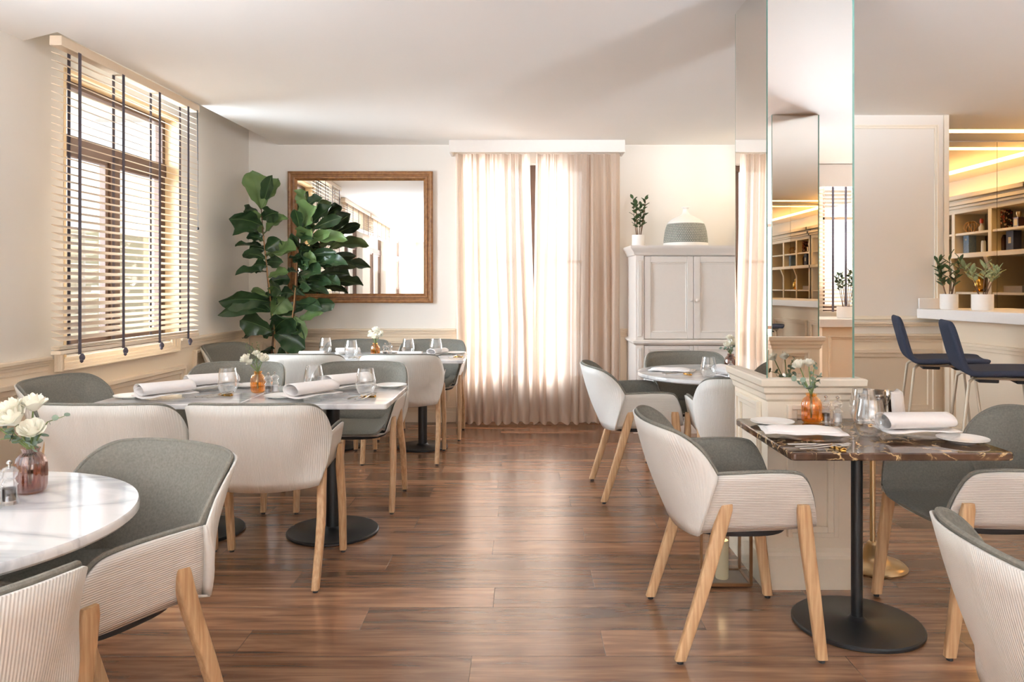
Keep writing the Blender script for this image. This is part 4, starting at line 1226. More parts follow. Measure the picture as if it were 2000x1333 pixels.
# ------------------------------------------------------------------ TABLEWARE makers
def make_glass():
    r = thing('stemless_glass', 'x', 'glass')
    b = MB()
    b.lathe([(.001, .003), (.024, .003), (.026, .0), (.030, .001), (.036, .010), (.045, .030), (.0485, .048), (.047, .068), (.042, .092), (.0365, .122), (.0355, .122), (.0415, .090), (.046, .066), (.047, .048), (.043, .031), (.033, .014), (.001, .010)], 40, cap0=False, cap1=False)
    b.build('bowl', M['glass'], r, ang=1.2)
    return r
def make_plate():
    r = thing('bread_plate', 'x', 'plate')
    b = MB(); R_ = .085
    b.lathe([(.045, 0), (.048, .004), (.065, .007), (R_, .014), (R_, .0165), (.06, .010), (.05, .006), (.001, .006)], 48); b.build('dish', M['porcelain'], r, ang=.8)
    return r
def make_charger():
    r = thing('glass_charger', 'x', 'plate')
    b = MB(); R_ = .125
    b.lathe([(.07, 0), (.08, .003), (.11, .007), (R_, .013), (R_, .017), (.105, .011), (.07, .007), (.001, .007)], 120, flute=.010, nfl=30); b.build('dish', M['clear_dish'], r, ang=.5)
    return r
def make_napkin(w_=.235, rad=.043):
    r = thing('rolled_napkin', 'x', 'napkin')
    b = MB(); rows = []
    nseg = 34; nl = 12
    for j in range(nl+1):
        t = j/nl; x = (t-.5)*w_
        row = []
        k_ = 1-.10*t
        for i in range(nseg+1):
            a = -pi*.5+i/nseg*2*pi*1.35
            rr = rad*k_*(1-.28*i/nseg)
            row.append((x+.006*sin(i*.3), cos(a)*rr*1.45, rad*.78+sin(a)*rr*.72+.001))
        rows.append(row)
    b.grid(rows)
    b.build('folded_cloth', M['linen'], r, solid=.002, ang=1.5)
    b = MB(); rows = []
    for j in range(7):
        x = -w_*.52+w_*1.04*j/6
        rows.append([(x, y, .0025+.003*sin(j*1.3+y*40)+.004*abs(y)/.08) for y in (-.058, -.035, 0, .035, .055)])
    b.grid(rows); b.build('lower_fold', M['linen'], r, solid=.003, ang=1.5)
    return r
def make_flat_napkin():
    r = thing('folded_napkin', 'x', 'napkin')
    b = MB(); rows = []
    for j in range(13):
        x = -.13+.26*j/12
        rows.append([(x, y*(1-.15*abs(x)/.13), .003+hh*(1-.5*(x/.13)**2)+.002*sin(j*.9)) for y, hh in ((-.06, .0), (-.055, .006), (-.03, .014), (0, .017), (.03, .014), (.055, .006), (.06, 0))])
    b.grid(rows); b.build('folded_cloth', M['linen'], r, solid=.003, ang=1.5)
    b = MB(); rows = []
    for j in range(9):
        x = -.145+.29*j/8
        rows.append([(x, y, .001+.004*sin(j*.8+y*30)**2) for y in (-.085, -.05, 0, .05, .08)])
    b.grid(rows); b.build('lower_fold', M['linen'], r, solid=.003, ang=1.5)
    return r
def blade(mb, pts):  # pts: (y, halfwidth, z, thick)
    rows = [[(-w_, y, z), (-w_*.5, y, z+t_), (w_*.5, y, z+t_), (w_, y, z), (w_*.5, y, z-t_*.6), (-w_*.5, y, z-t_*.6)] for y, w_, z, t_ in pts]
    mb.grid(rows, True)
    b = len(mb.v)-len(rows)*6
    mb.f.append(tuple(b+k for k in reversed(range(6)))); mb.mi.append(0)
    q = b+(len(rows)-1)*6; mb.f.append(tuple(q+k for k in range(6))); mb.mi.append(0)
def make_spoon():
    r = thing('spoon', 'x', 'cutlery'); b = MB()
    blade(b, [(-.10, .004, .005, .002), (-.095, .006, .005, .0025), (-.03, .004, .006, .002), (.03, .003, .010, .002)]); b.build('handle', M['steel'], r)
    b = MB(); rows = []
    for i in range(9):
        t = i/8; y = .028+.062*t; hw = .019*sin(pi*min(1, t*.92+.08))**.6*(1 if t < 1 else 0)+.001
        rows.append([(hw*u, y, .012-.007*(1-u*u)*sin(pi*t)) for u in (-1, -.5, 0, .5, 1)])
    b.grid(rows); b.build('bowl', M['steel'], r, solid=.0012, ang=1.5)
    return r
def make_fork():
    r = thing('fork', 'x', 'cutlery'); b = MB()
    blade(b, [(-.10, .004, .005, .002), (-.095, .006, .005, .0025), (-.03, .004, .006, .002), (.03, .003, .010, .002), (.045, .010, .010, .0015), (.06, .011, .009, .0015)]); b.build('handle', M['steel'], r)
    for k in range(4):
        b = MB(); x = -.0085+.00567*k
        b.tube([(x, .058, .009), (x, .08, .008), (x, .10, .012)], [.0015, .0013, .0008], 5); b.build('tine', M['steel'], r)
    return r
def make_knife():
    r = thing('knife', 'x', 'cutlery')
    b = MB(); blade(b, [(-.11, .005, .006, .003), (-.105, .007, .006, .004), (-.01, .006, .006, .0035)]); b.build('handle', M['steel'], r)
    b = MB(); blade(b, [(-.01, .005, .006, .002), (.0, .008, .006, .001), (.07, .009, .006, .001), (.105, .003, .006, .0006)]); b.build('blade', M['steel'], r)
    return r
def make_rest():
    r = thing('cutlery_rest', 'x', 'cutlery rest'); b = MB()
    b.hexa([(-.038, -.010, 0), (.038, -.010, 0), (.038, .010, 0), (-.038, .010, 0), (-.034, -.004, .007), (.034, -.004, .007), (.034, .004, .007), (-.034, .004, .007)])
    for s in (-1, 1): b.tube([(s*.036, -.01, .004), (s*.038, 0, .010), (s*.036, .01, .004)], .0025, 6)
    b.build('bar', M['gold'], r)
    return r
def make_mill(kind):
    def f_():
        r = thing(kind+'_mill', 'x', 'mill')
        b = MB(); b.lathe([(.022, 0), (.022, .012), (.018, .02), (.018, .045), (.021, .05), (.015, .056), (.013, .064), (.019, .072), (.021, .082), (.014, .092), (.004, .096)], 24); b.build('body', M['acrylic'], r, ang=.8)
        b = MB(); b.lathe([(.001, .008), (.015, .009), (.015, .040), (.001, .042)], 18); b.build('filling', M['pepper' if kind == 'pepper' else 'salt'], r)
        b = MB(); b.lathe([(.003, .09), (.003, .10), (.007, .103), (.007, .108), (.001, .112)], 14); b.build('knob', M['steel'], r)
        return r
    return f_
def make_vase(kind):
    def f_():
        r = thing('bud_vase', 'x', 'vase'); b = MB()
        k = 1.0
        b.lathe([(.001, .002), (.028, .0), (.035, .006), (.0385, .02), (.0395, .05), (.0385, .078), (.033, .095), (.024, .104), (.019, .108), (.0205, .114), (.023, .119), (.0195, .119), (.016, .108), (.030, .094), (.0365, .076), (.037, .02), (.033, .008), (.001, .006)], 64, cap0=False, cap1=False, flute=.03, nfl=16)
        b.build('body', M[kind], r, ang=1.0)
        return r
    return f_
def rose(mb, c, R_, up, rnd):
    up = up.normalized(); q = up.to_track_quat('Z', 'Y')
    for L_, (n, rad, hgt, ang) in enumerate(((3, .35, 1.0, .15), (4, .6, .95, .35), (5, .85, .80, .65), (6, 1.0, .6, 1.0))):
        for k in range(n):
            a = 2*pi*k/n+L_*.7+rnd.uniform(-.15, .15); rows = []
            for i in range(5):
                t = i/4; row = []
                for j in range(5):
                    u = -1+j*.5; wd = (.95 if L_ else 1.2)*sin(pi*(.18+.62*t))
                    aa = a+u*wd*.75
                    rr = R_*rad*(.25+.75*sin(t*pi/2)*(1+.0*u))*(1+.10*ang*t*t-.05*abs(u))
                    zz = R_*(-.55+(hgt+.45)*t**.9-.35*ang*t**3*.6-.15*u*u*t)
                    row.append(tuple(Vector(c)+q @ Vector((cos(aa)*rr, sin(aa)*rr, zz))))
                rows.append(row)
            mb.grid(rows)
def bouquet(loc, label, roses, leaves, seed, H0=.119, branches=()):
    rnd = random.Random(seed)
    r = thing('rose_bouquet', label, 'flowers', loc)
    neck = Vector((0, 0, H0))
    sm = MB()
    for (x, y, z, R_) in roses:
        b = MB(); c = Vector((x, y, H0+z))
        rose(b, c, R_, Vector((x*1.3+rnd.uniform(-.01, .01), y-.02-.35*R_, .06+z*.6)), rnd)
        b.build('rose', M['petal'], r, ang=3)
        sm.tube([(x*.05, y*.05, .02), neck+Vector((x*.1, y*.1, 0)), c-Vector((x*.1, y*.1, R_*.4))], .0022, 6)
    lf = MB()
    def roundleaf(P, D, s):
        D = D.normalized(); side = D.cross(Vector((rnd.uniform(-1, 1), rnd.uniform(-1, 1), rnd.uniform(-.2, 1))))
        if side.length < .1: side = D.orthogonal()
        side.normalize(); up = side.cross(D)
        rows = [[tuple(P+D*(s*t)-side*(s*.48*k)+up*(.1*s)), tuple(P+D*(s*t)), tuple(P+D*(s*t)+side*(s*.48*k)+up*(.1*s))] for t, k in ((0, .1), (.2, .7), (.5, 1), (.8, .75), (1, .1))]
        lf.grid(rows)
    for (x, y, z, n, s) in leaves:
        tip = Vector((x, y, H0+z)); mid = neck.lerp(tip, .5)+Vector((0, 0, abs(z)*.2+.01))
        sm.tube([(x*.05, y*.05, .03), neck+Vector((x*.06, y*.06, 0)), mid, tip], [.002, .002, .0016, .001], 6)
        for k in range(n):
            t = .25+.75*k/max(1, n-1); P = neck.lerp(mid, t*2) if t < .5 else mid.lerp(tip, 2*t-1)
            a = k*2.5+rnd.random(); roundleaf(P, Vector((cos(a), sin(a)*.8, rnd.uniform(-.3, .6))), s*rnd.uniform(.8, 1.2))
    for (x, y, z) in branches:
        tip = Vector((x, y, H0+z)); sm.tube([neck, neck.lerp(tip, .5)+Vector((0, 0, .01)), tip], .001, 5)
        for k in range(6):
            P = neck.lerp(tip, .6+.08*k)+Vector((rnd.uniform(-.012, .012), rnd.uniform(-.012, .012), rnd.uniform(0, .012)))
            sm.tube([P, P+Vector((0, 0, .004)), P+Vector((0, 0, .008))], [.001, .003, .001], 5)
    sm.build('stems', M['stem'], r); lf.build('leaves', M['euca'], r, ang=3)
    return r

G = lambda x, y, lab, grp='stemless glasses', s=1.0, z=TH, rz=0: inst('glass', make_glass, (x, y, z+.0005), rz, lab, grp, s)
# ---- brown marble table
def ty(py, h=TH): return (1.28-h)*1480/(py-559)
def tp(px, py): Y = ty(py); return xs(px, Y), Y
T2 = 'on the brown marble table'
x, y = tp(1699, 852); G(x, y, 'nearer of the two stemless glasses on the brown marble table', s=1.12)
x, y = tp(1686, 826); G(x, y, 'farther of the two stemless glasses on the brown marble table', s=1.12)
x, y = xs(1585, 3.07), 3.07
inst('amber_vase', make_vase('amber'), (x, y, TH+.0005), 0, 'orange-amber ribbed bud vase on the brown marble table')
bouquet((x, y, TH+.0005), 'two white roses with eucalyptus in the orange-amber vase', [(-.058, -.015, .118, .024), (-.012, .0, .122, .022)], [(-.07, -.02, .055, 4, .022), (-.045, .0, .035, 4, .02), (.03, -.01, .075, 5, .022), (.035, .01, .05, 5, .02), (.025, .02, .12, 5, .014), (-.02, -.02, .02, 3, .02)], 3)
x, y = xs(1613, 3.07), 3.07; inst('pmill', make_mill('pepper'), (x, y, TH+.0005), 0, 'clear pepper mill on the brown marble table', 'clear pepper mills')
x, y = xs(1636, 3.05), 3.05; inst('smill', make_mill('salt'), (x, y, TH+.0005), 0, 'clear salt mill on the brown marble table', 'clear salt mills')
inst('charger', make_charger, (1.055, 2.76, TH+.0005), 0, 'ribbed glass charger under the left napkin on brown marble', 'ribbed glass chargers')
inst('flatnap', make_flat_napkin, (1.03, 2.79, TH+.019), radians(-8), 'flat folded white napkin at left on the brown marble table')
inst('plate', make_plate, (1.00, 3.03, TH+.0005), 0, 'white bread plate behind the flat napkin on the brown table', 'white bread plates')
inst('charger', make_charger, (1.475, 2.80, TH+.0005), .3, 'ribbed glass charger under the right napkin on brown marble', 'ribbed glass chargers')
inst('napkin', make_napkin, (1.455, 2.80, TH+.019), radians(7), 'rolled white napkin on the right of the brown marble table', 'rolled white napkins', 1.12)
x, y = tp(1880, 864); inst('plate', make_plate, (x, y, TH+.0005), 0, 'white bread plate at the front right of the brown marble table', 'white bread plates')
def cutlery(x, y, rz, where, n=3, kinds=('knife', 'fork', 'spoon'), rest=True):
    mk = {'knife': make_knife, 'fork': make_fork, 'spoon': make_spoon}
    for i, k in enumerate(kinds):
        off = (i-(len(kinds)-1)/2)*.026
        inst(k, mk[k], (x+cos(rz)*off, y+sin(rz)*off, TH+.006), rz+(.06*(i-1)), 'steel %s %s' % (k, where), k+'s' if k != 'knife' else 'knives')
    if rest:
        inst('rest', make_rest, (x-sin(rz)*.055, y+cos(rz)*.055, TH+.0003), rz, 'gold cutlery rest %s' % where, 'gold cutlery rests')
cutlery(1.02, 2.575, radians(-83), 'at the near left edge of the brown marble table', kinds=('knife', 'fork', 'spoon'))
cutlery(1.42, 3.03, radians(100), 'behind the rolled napkin on the brown marble table', kinds=('knife', 'spoon'))

# ---- front marble pair
x, y = tp(714, 770); G(x, y, 'stemless glass in front right of the front marble pair', s=1.08)
x, y = tp(613, 762); G(x, y, 'stemless glass in the middle of the right front marble table', s=1.08)
x, y = tp(445, 769); G(x, y, 'stemless glass left of the amber vase on the front marble pair', s=1.08)
x, y = tp(503.5, 767)
inst('plum_vase', make_vase('amber'), (x, y, TH+.0005), 0, 'brown-amber bud vase on the front white marble pair', 'amber bud vases')
_proto['plum_vase'].scale = (.92, .92, .92)
bouquet((x, y, TH+.0005), 'white roses and sprigs on the front marble pair', [(-.06, -.01, .065, .030), (.03, -.01, .068, .031), (-.015, .02, .09, .022), (-.035, -.02, .048, .020)], [(-.02, .0, .06, 5, .014), (.02, .01, .05, 5, .014), (-.04, .01, .04, 4, .014)], 5, .11, [(-.065, 0, .13), (-.04, .01, .13), (.0, .02, .14)])
x, y = tp(524, 770); inst('pmill', make_mill('pepper'), (x, y, TH+.0005), 0, 'clear pepper mill beside vase on the front marble pair', 'clear pepper mills')
x, y = tp(537, 768); inst('smill', make_mill('salt'), (x, y, TH+.0005), 0, 'clear salt mill beside vase on the front marble pair', 'clear salt mills')
inst('charger', make_charger, (-.98, 3.72, TH+.0005), 0, 'ribbed glass charger at the near side of right front marble table', 'ribbed glass chargers')
inst('napkin', make_napkin, (-1.03, 3.72, TH+.018), radians(56), 'rolled white napkin at the near side of right front marble table', 'rolled white napkins')
inst('charger', make_charger, (-1.72, 3.72, TH+.0005), 0, 'ribbed glass charger at the near side of left front marble table', 'ribbed glass chargers')
inst('napkin', make_napkin, (-1.75, 3.72, TH+.018), radians(52), 'rolled white napkin at the near side of left front marble table', 'rolled white napkins')
inst('charger', make_charger, (-.92, 4.06, TH+.0005), 0, 'ribbed glass charger at the far side of right front marble table', 'ribbed glass chargers')
inst('napkin', make_napkin, (-.93, 4.06, TH+.018), radians(48), 'rolled white napkin at the far side of right front marble table', 'rolled white napkins')
inst('charger', make_charger, (-1.70, 4.05, TH+.0005), 0, 'ribbed glass charger at the far side of left front marble table', 'ribbed glass chargers')
inst('napkin', make_napkin, (-1.66, 4.06, TH+.018), radians(42), 'rolled white napkin at the far side of left front marble table', 'rolled white napkins')
for px, py, lab in ((258, 778, 'white bread plate at the left end of the front marble pair'), (550, 778, 'white bread plate near the middle of the front marble pair'), (764, 757, 'white bread plate at the far right corner of the front marble pair')):
    x, y = tp(px, py); inst('plate', make_plate, (x, y, TH+.0005), 0, lab, 'white bread plates')
x, y = tp(487, 757); inst('plate', make_plate, (x, y, TH+.0005), 0, 'white bread plate behind the vase on the front marble pair', 'white bread plates')
x, y = tp(712, 778); cutlery(x, y-.02, radians(-12), 'near right edge of the front marble pair')
x, y = tp(425, 776); cutlery(x, y, radians(-22), 'left of the vase on the front marble pair')
x, y = tp(590, 757); cutlery(x, y, radians(160), 'at the far side of the front marble pair', kinds=('spoon',))

# ---- rear marble pair
for px, py, lab in ((636, 692, 'stemless glass at the left end of the rear marble pair'), (686, 698, 'stemless glass second from left on the rear marble pair'), (797, 694, 'stemless glass right of the mills on the rear marble pair'), (851, 694, 'stemless glass near the right end of the rear marble pair')):
    x, y = tp(px, py); G(x, y, lab, s=1.08)
x, y = tp(733, 698); o = inst('plum_vase', make_vase('amber'), (x, y, TH+.0005), 0, 'small brown-amber bud vase on the rear marble pair', 'amber bud vases')
bouquet((x, y, TH+.0005), 'bushy cream flowers in the vase on the rear marble pair', [(-.03, 0, .06, .03), (.03, 0, .06, .03), (.0, .02, .10, .032), (.045, .01, .08, .02), (-.045, .02, .085, .016), (.0, -.03, .05, .024)], [(-.02, .0, .05, 4, .014), (.02, .01, .05, 4, .014)], 6, .11)
x, y = tp(752, 698); inst('pmill', make_mill('pepper'), (x, y, TH+.0005), 0, 'clear pepper mill on the rear marble pair', 'clear pepper mills')
x, y = tp(762, 697); inst('smill', make_mill('salt'), (x, y, TH+.0005), 0, 'clear salt mill on the rear marble pair', 'clear salt mills')
for (X, Y, a, lab) in ((-1.62, 5.86, 10, 'rolled white napkin at the left of the rear marble pair'), (-1.42, 6.18, 25, 'rolled white napkin behind the second glass, rear marble pair'), (-.86, 5.83, 12, 'rolled white napkin at the front of the right rear marble table'), (-.68, 6.12, 60, 'rolled white napkin at the right of the rear marble pair')):
    inst('napkin', make_napkin, (X, Y, TH+.002), radians(a), lab, 'rolled white napkins', .82)
for (X, Y, lab) in ((-1.10, 6.22, 'white bread plate behind the vase on the rear marble pair'), (-.54, 6.18, 'white bread plate at the right end of rear marble pair')):
    inst('plate', make_plate, (X, Y, TH+.0005), 0, lab, 'white bread plates')
cutlery(-1.24, 5.80, radians(-20), 'at the front of the rear marble pair')
cutlery(-.52, 5.86, radians(-20), 'at the right end of the rear marble pair', kinds=('spoon',))
cutlery(-.93, 6.20, radians(70), 'at the far side of the rear marble pair', kinds=('spoon',))

# ---- round rear table
x, y = tp(1384, 737); G(x, y, 'stemless glass on the round rear marble table', s=1.0)
x, y = tp(1456, 733); G(x, y, 'stemless glass on the round rear table, hidden behind the column', s=1.0)
x, y = tp(1427, 728); inst('rv', make_vase('plum'), (x, y, TH+.0005), 0, 'red-brown bud vase on the round rear marble table')
bouquet((x, y, TH+.0005), 'cream roses in the vase on the round rear marble table', [(-.02, -.01, .06, .028), (.02, 0, .075, .03), (.0, .02, .10, .028)], [(-.07, -.02, .04, 5, .02), (-.02, -.02, .03, 5, .02), (.03, -.01, .05, 5, .02)], 8)
x, y = tp(1427, 742); inst('smill', make_mill('salt'), (x, y, TH+.0005), 0, 'clear salt mill on the round rear marble table', 'clear salt mills')
inst('flatnap', make_flat_napkin, (.98, 4.95, TH+.002), radians(-20), 'flat folded white napkin on the round rear marble table')
inst('napkin', make_napkin, (1.27, 4.58, TH+.002), radians(-70), 'rolled white napkin on the round rear table beside the column', 'rolled white napkins')
cutlery(.98, 4.72, radians(-75), 'on the round rear marble table', kinds=('knife', 'spoon'))

# ---- foreground round table
x, y = tp(60, 962)
inst('pv', make_vase('plum'), (x, y, TH+.0005), 0, 'plum-brown ribbed glass vase on the foreground round table', None, 1.0)
bouquet((x, y, TH+.0005), 'cream roses and blue-green eucalyptus in the foreground vase', [(-.046, -.01, .108, .032), (-.006, .02, .115, .034), (-.028, -.03, .085, .036), (.016, -.02, .052, .033), (-.085, -.02, .07, .030)], [(-.09, -.03, .06, 6, .022), (-.06, -.04, .03, 5, .024), (-.03, -.03, .02, 4, .024), (.02, -.01, .03, 4, .022), (.09, .0, .085, 6, .020), (.03, -.03, .0, 3, .02)], 9)
x, y = tp(18, 985); inst('pmill', make_mill('pepper'), (x, y, TH+.0005), 0, 'clear pepper mill left of the foreground vase', 'clear pepper mills')
x, y = tp(-12, 992); inst('smill', make_mill('salt'), (x, y, TH+.0005), 0, 'clear salt mill at the left edge of the foreground table', 'clear salt mills')

# ------------------------------------------------------------------ WINE COOLER
wc = thing('wine_cooler_stand', 'silver wine cooler on a champagne pedestal stand behind the brown table', 'wine cooler', (1.60, 3.46, 0))
b = MB(); b.lathe([(.145, 0), (.148, .006), (.14, .016), (.11, .026), (.07, .036), (.045, .07), (.03, .10), (.018, .115)], 48); b.build('base', M['champagne'], wc, ang=1)
b = MB(); b.lathe([(.012, .10), (.0125, .56)], 24); b.build('pole', M['champagne'], wc)
b = MB(); b.lathe([(.03, .555), (.07, .57), (.085, .58), (.098, .70), (.104, .785), (.110, .79), (.110, .797), (.100, .797), (.094, .70), (.08, .59), (.001, .585)], 48, cap0=True); b.build('bucket', M['steel'], wc, ang=.8)
b = MB(); b.lathe([(.004, .0), (.012, .01), (.012, .025), (.007, .05), (.010, .07), (.016, .09), (.016, .105), (.010, .12), (.001, .124)], 20, (.012, -.112, .70)); b.build('handle', M['steel'], wc)
nk = MB(); rows = []
for j in range(12):
    a = -.5*pi+.2+(j/11)*1.35
    row = []
    for k, (rr, z) in enumerate(((.09, .70), (.095, .80), (.108, .812), (.122, .80), (.128, .74), (.140, .66))):
        rr += .003*sin(j*1.7)*(k > 2); row.append((cos(a)*rr, sin(a)*rr, z-(.03*(j/11) if k == 5 else 0)))
    rows.append(row)
nk.grid(rows); o = nk.build('service_napkin', M['linen'], None, solid=.003, ang=2)
o.location = (1.60, 3.46, 0); tag(o, 'white cloth draped over the rim of the wine cooler', 'napkin')

# ------------------------------------------------------------------ LANTERN
lx, ly = .885, 3.30
ln = thing('lantern', 'copper-framed glass lantern on the floor beside the column', 'lantern', (lx, ly, 0))
hx = .085; hy = .085; hz_ = .36
b = MB(); t_ = .006
for sx in (-1, 1):
    for sy in (-1, 1): b.box(sx*hx-t_, sx*hx+t_, sy*hy-t_, sy*hy+t_, .012, hz_)
for z in (.012, hz_):
    for s in (-1, 1):
        b.box(-hx, hx, s*hy-t_, s*hy+t_, z-t_, z+t_); b.box(s*hx-t_, s*hx+t_, -hy, hy, z-t_, z+t_)
ap = .46
for sx in (-1, 1):
    for sy in (-1, 1): b.tube([(sx*hx, sy*hy, hz_), (sx*.02, sy*.02, ap)], .005, 6)
b.lathe([(.03, ap-.005), (.03, ap), (.01, ap+.01)], 12)
b.build('frame', M['copper'], ln)
b = MB(); b.box(-hx, hx, -hy, hy, .006, .012); b.build('floor_plate', M['greybox'], ln)
for i, q in enumerate(((-hx, hx, -hy, -hy), (-hx, hx, hy, hy), (-hx, -hx, -hy, hy), (hx, hx, -hy, hy))):
    b = MB(); b.box(q[0]-.001, q[1]+.001, q[2]-.001, q[3]+.001, .018, hz_-.006); b.build('glass_pane', M['pane'], ln)
b = MB(); b.tube([(cos(t)*.03, 0, ap+.03+sin(t)*.03) for t in [2*pi*k/20 for k in range(21)]], .003, 6); b.build('ring_handle', M['copper'], ln)
cd = thing('pillar_candle', 'ivory pillar candle glowing inside the floor lantern', 'candle', (lx-.018, ly-.01, .0125))
b = MB(); b.lathe([(.0265, 0), (.028, .004), (.028, .155), (.026, .165), (.022, .163), (.001, .15)], 32); b.build('wax', M['wax'], cd)
b = MB(); b.lathe([(.002, .15), (.004, .156), (.0035, .165), (.0005, .175)], 10); b.build('flame', M['flame'], cd)

pl_ = bpy.data.lights.new('candle_light', 'POINT'); pl_.energy = .05; pl_.color = (1, .72, .38); pl_.shadow_soft_size = .008
po = bpy.data.objects.new('candle_light', pl_); COL.objects.link(po); po.location = (lx-.018, ly-.01, .20)
# ------------------------------------------------------------------ FIDDLE LEAF FIG
PY = 6.70
fig = thing('fiddle_leaf_fig', 'tall fiddle leaf fig with two leafy stems in the back left corner', 'plant', (xs(540, PY), PY, 0))
fx0 = xs(540, PY)
def fz(zx, zy, dy=0):
    Y = PY+dy; return Vector((xs(420+zx*.3, Y)-fx0, dy, zs(320+zy*.3, Y)))
b = MB(); b.lathe([(.115, 0), (.14, .02), (.155, .30), (.155, .32), (.145, .32), (.143, .29), (.001, .29)], 40); b.build('planter', M['potw'], fig)
b = MB(); b.lathe([(.142, .27), (.142, .292), (.001, .296)], 24); b.build('soil', M['soil'], fig)
st = MB()
s1 = [Vector((0.0, 0, .28)), fz(368, 1250), fz(382, 1110), fz(360, 900), fz(343, 740), fz(325, 560), fz(312, 450), fz(300, 290)]
s2 = [Vector((.03, .02, .28)), fz(470, 1250, .03), fz(505, 1100, .05), fz(525, 850, .05), fz(540, 640, .05), fz(548, 450, .05), fz(562, 300, .05)]
st.tube([tuple(p) for p in s1], [.013, .011, .010, .009, .008, .007, .006, .004], 8)
st.tube([tuple(p) for p in s2], [.013, .011, .010, .008, .007, .006, .004], 8)
st.build('stems', M['bark'], fig)
sk = MB()
sk.tube([Vector((.0, -.025, .28)), fz(388, 1100, -.025), fz(340, 700, -.025), fz(315, 470, -.025)], .0055, 8)
sk.tube([Vector((.05, .0, .28)), fz(515, 900, .02), fz(540, 560, .02)], .0055, 8)
sk.build('support_cane', M['bamboo'], fig)
LV = [(300,300,235,45,72,1),(305,290,412,88,55,1),(310,280,370,70,42,0),(300,335,190,295,34,0),(308,450,160,318,60,1),(315,460,472,343,46,1),(305,360,412,312,50,0),(300,400,92,352,52,0),(318,480,115,440,36,0),(318,505,205,470,40,0),(325,545,130,530,27,0),(325,565,425,492,48,0),(332,600,527,562,60,1),(335,625,178,585,38,0),(335,640,442,642,42,0),(335,665,240,660,42,0),(340,705,132,712,34,0),(345,740,478,704,34,1),(350,780,492,745,52,0),(352,870,236,818,24,1),(350,860,410,795,30,1),(360,900,24,888,54,0),(368,965,16,962,46,0),(382,1100,168,1010,72,0),(385,1105,178,1122,40,0),(365,990,470,865,58,1),(370,1005,592,918,44,0),(385,1112,588,1190,86,0),(378,1090,502,990,62,0),(365,960,300,900,44,0),
 (560,300,590,172,56,1),(575,285,702,218,36,0),(560,415,650,262,84,1),(555,440,518,285,36,0),(600,420,762,272,50,0),(640,425,826,345,38,0),(555,505,622,418,52,1),(600,530,862,482,44,1),(620,535,752,430,34,1),(545,530,470,500,32,0),(548,560,500,445,26,0),(550,575,625,560,40,0),(590,600,792,575,32,0),(548,655,662,628,50,1),(610,660,785,640,36,0),(640,668,866,645,38,0),(548,715,692,705,62,0),(548,770,622,805,40,0),(590,765,762,775,36,0),(660,745,816,790,36,0),(545,700,478,705,30,0),(545,810,742,835,30,0),(530,915,702,935,44,0),(590,945,782,905,42,0),(525,1045,702,962,36,1),(515,995,585,1140,30,1),(545,470,640,470,50,0),(548,620,630,700,45,0),(345,800,440,830,46,0)]
rnd = random.Random(4)
for k in range(16):
    t = .12+.75*rnd.random(); q = s1 if k % 2 else s2; p = q[1+int(t*5)]
    zx = (p.x+fx0)/PY*1480+1020; zy = 559-(p.z-1.28)/PY*1480
    zx = (zx-420)/.3; zy = (zy-320)/.3; a = rnd.uniform(0, 6.28); L_ = rnd.uniform(70, 120)
    LV.append((zx, zy, zx+cos(a)*L_, zy-abs(sin(a))*L_*.6+20, rnd.uniform(36, 50), 0))
lfd = MB()
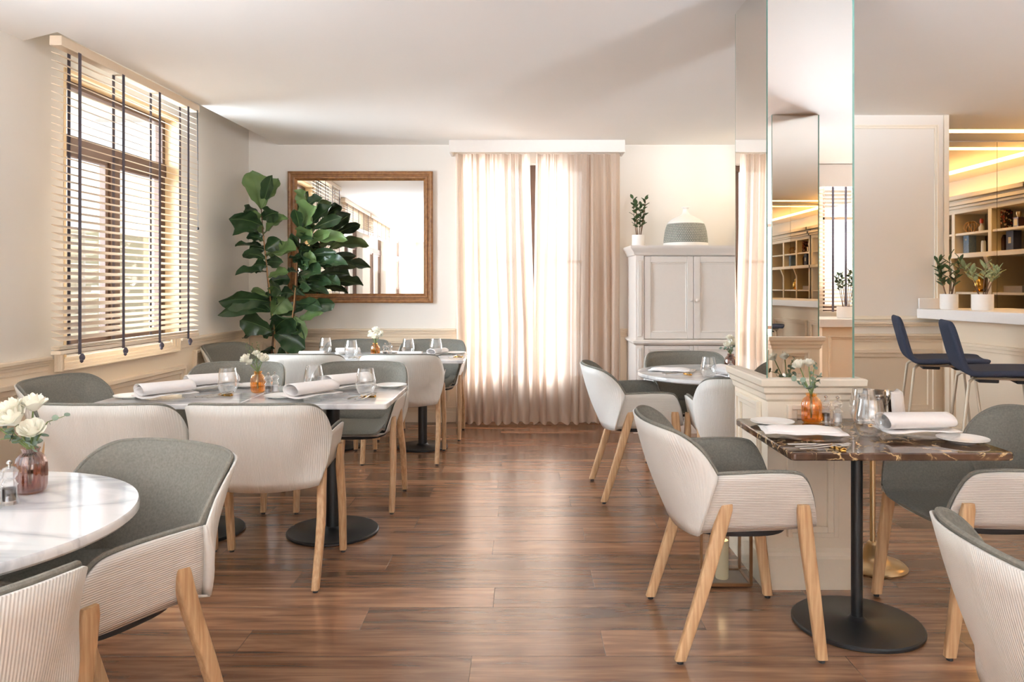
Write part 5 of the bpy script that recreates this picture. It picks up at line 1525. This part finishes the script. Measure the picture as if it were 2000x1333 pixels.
for n_, (bx_, by_, tx, ty_, w_, lt) in enumerate(LV):
    dyb = .03*(-1 if n_ % 2 else 1)+(.05 if n_ >= 30 else 0)
    dyt = rnd.uniform(-.20, .10)
    if tx < 150: dyt = -.42
    if tx > 500 and n_ >= 30: dyt = rnd.uniform(-.18, .08)
    B0 = fz(bx_, by_, dyb); T0 = fz(tx, ty_, dyt)
    D = T0-B0; L_ = D.length; D.normalize()
    view = Vector((0, -1, .15))
    side = D.cross(view)
    if side.length < .2: side = D.cross(Vector((1, 0, 0)))
    side.normalize(); tw = rnd.uniform(-.75, .75)
    up = side.cross(D).normalized(); side = (side*cos(tw)+up*sin(tw)).normalized(); up = side.cross(D).normalized()
    hw = w_*.3*PY/1480/max(.72, cos(tw))*1.28
    rows = []; nn = 12; droop = rnd.uniform(.02, .12)*L_; wph = rnd.random()*6
    for i in range(nn+1):
        t = i/nn
        k = (t**.62)*(1-t**4.5)*1.18+.03
        if t < .35: k *= .86
        row = []
        for j in range(-4, 5):
            u = j/4
            wave = .16*hw*sin(t*17+wph+u*1.5)*abs(u)**1.5
            fold = .45*hw*abs(u)**1.4
            P = B0+D*(L_*t)+side*(hw*k*u)+up*(fold*k+wave)+Vector((0, 0, droop*4*t*(1-t)-droop*.6*t))
            row.append(tuple(P))
        rows.append(row)
    lfd.grid(rows, mi=lt)
    # midrib
    lfd.tube([rows[0][4], rows[4][4], rows[8][4], rows[12][4]], [.004, .003, .002, .0008], 4, mi=1)
lfd.build('foliage', [M['leaf'], M['leaf_light']], fig, ang=3)

# added warm fill lamp, out of view, to brighten the wall behind the armoire
dl = thing('added_fill_lamp', 'added small warm fill lamp, unseen behind the mirrored column', 'light', (2.08, 6.45, H))
b = MB(); b.lathe([(.05, -.004), (.045, -.008), (.036, -.008), (.034, -.001)], 28, cap0=False, cap1=False); b.build('trim_ring', M['white'], dl)
b = MB(); b.lathe([(.033, -.003), (.001, -.004)], 24, cap0=False); b.build('lamp', M['led'], dl)
sl_ = bpy.data.lights.new('added_fill_spot', 'SPOT'); sl_.energy = 16; sl_.color = (1, .78, .5); sl_.spot_size = radians(150); sl_.spot_blend = 1; sl_.shadow_soft_size = .05  # spot of the added fill lamp, warms the wall by the armoire
so = bpy.data.objects.new('added_fill_spot', sl_); COL.objects.link(so); so.location = (2.08, 6.45, H-.02)
so.rotation_euler = Vector((-.55, .35, -.8)).to_track_quat('-Z', 'Y').to_euler()
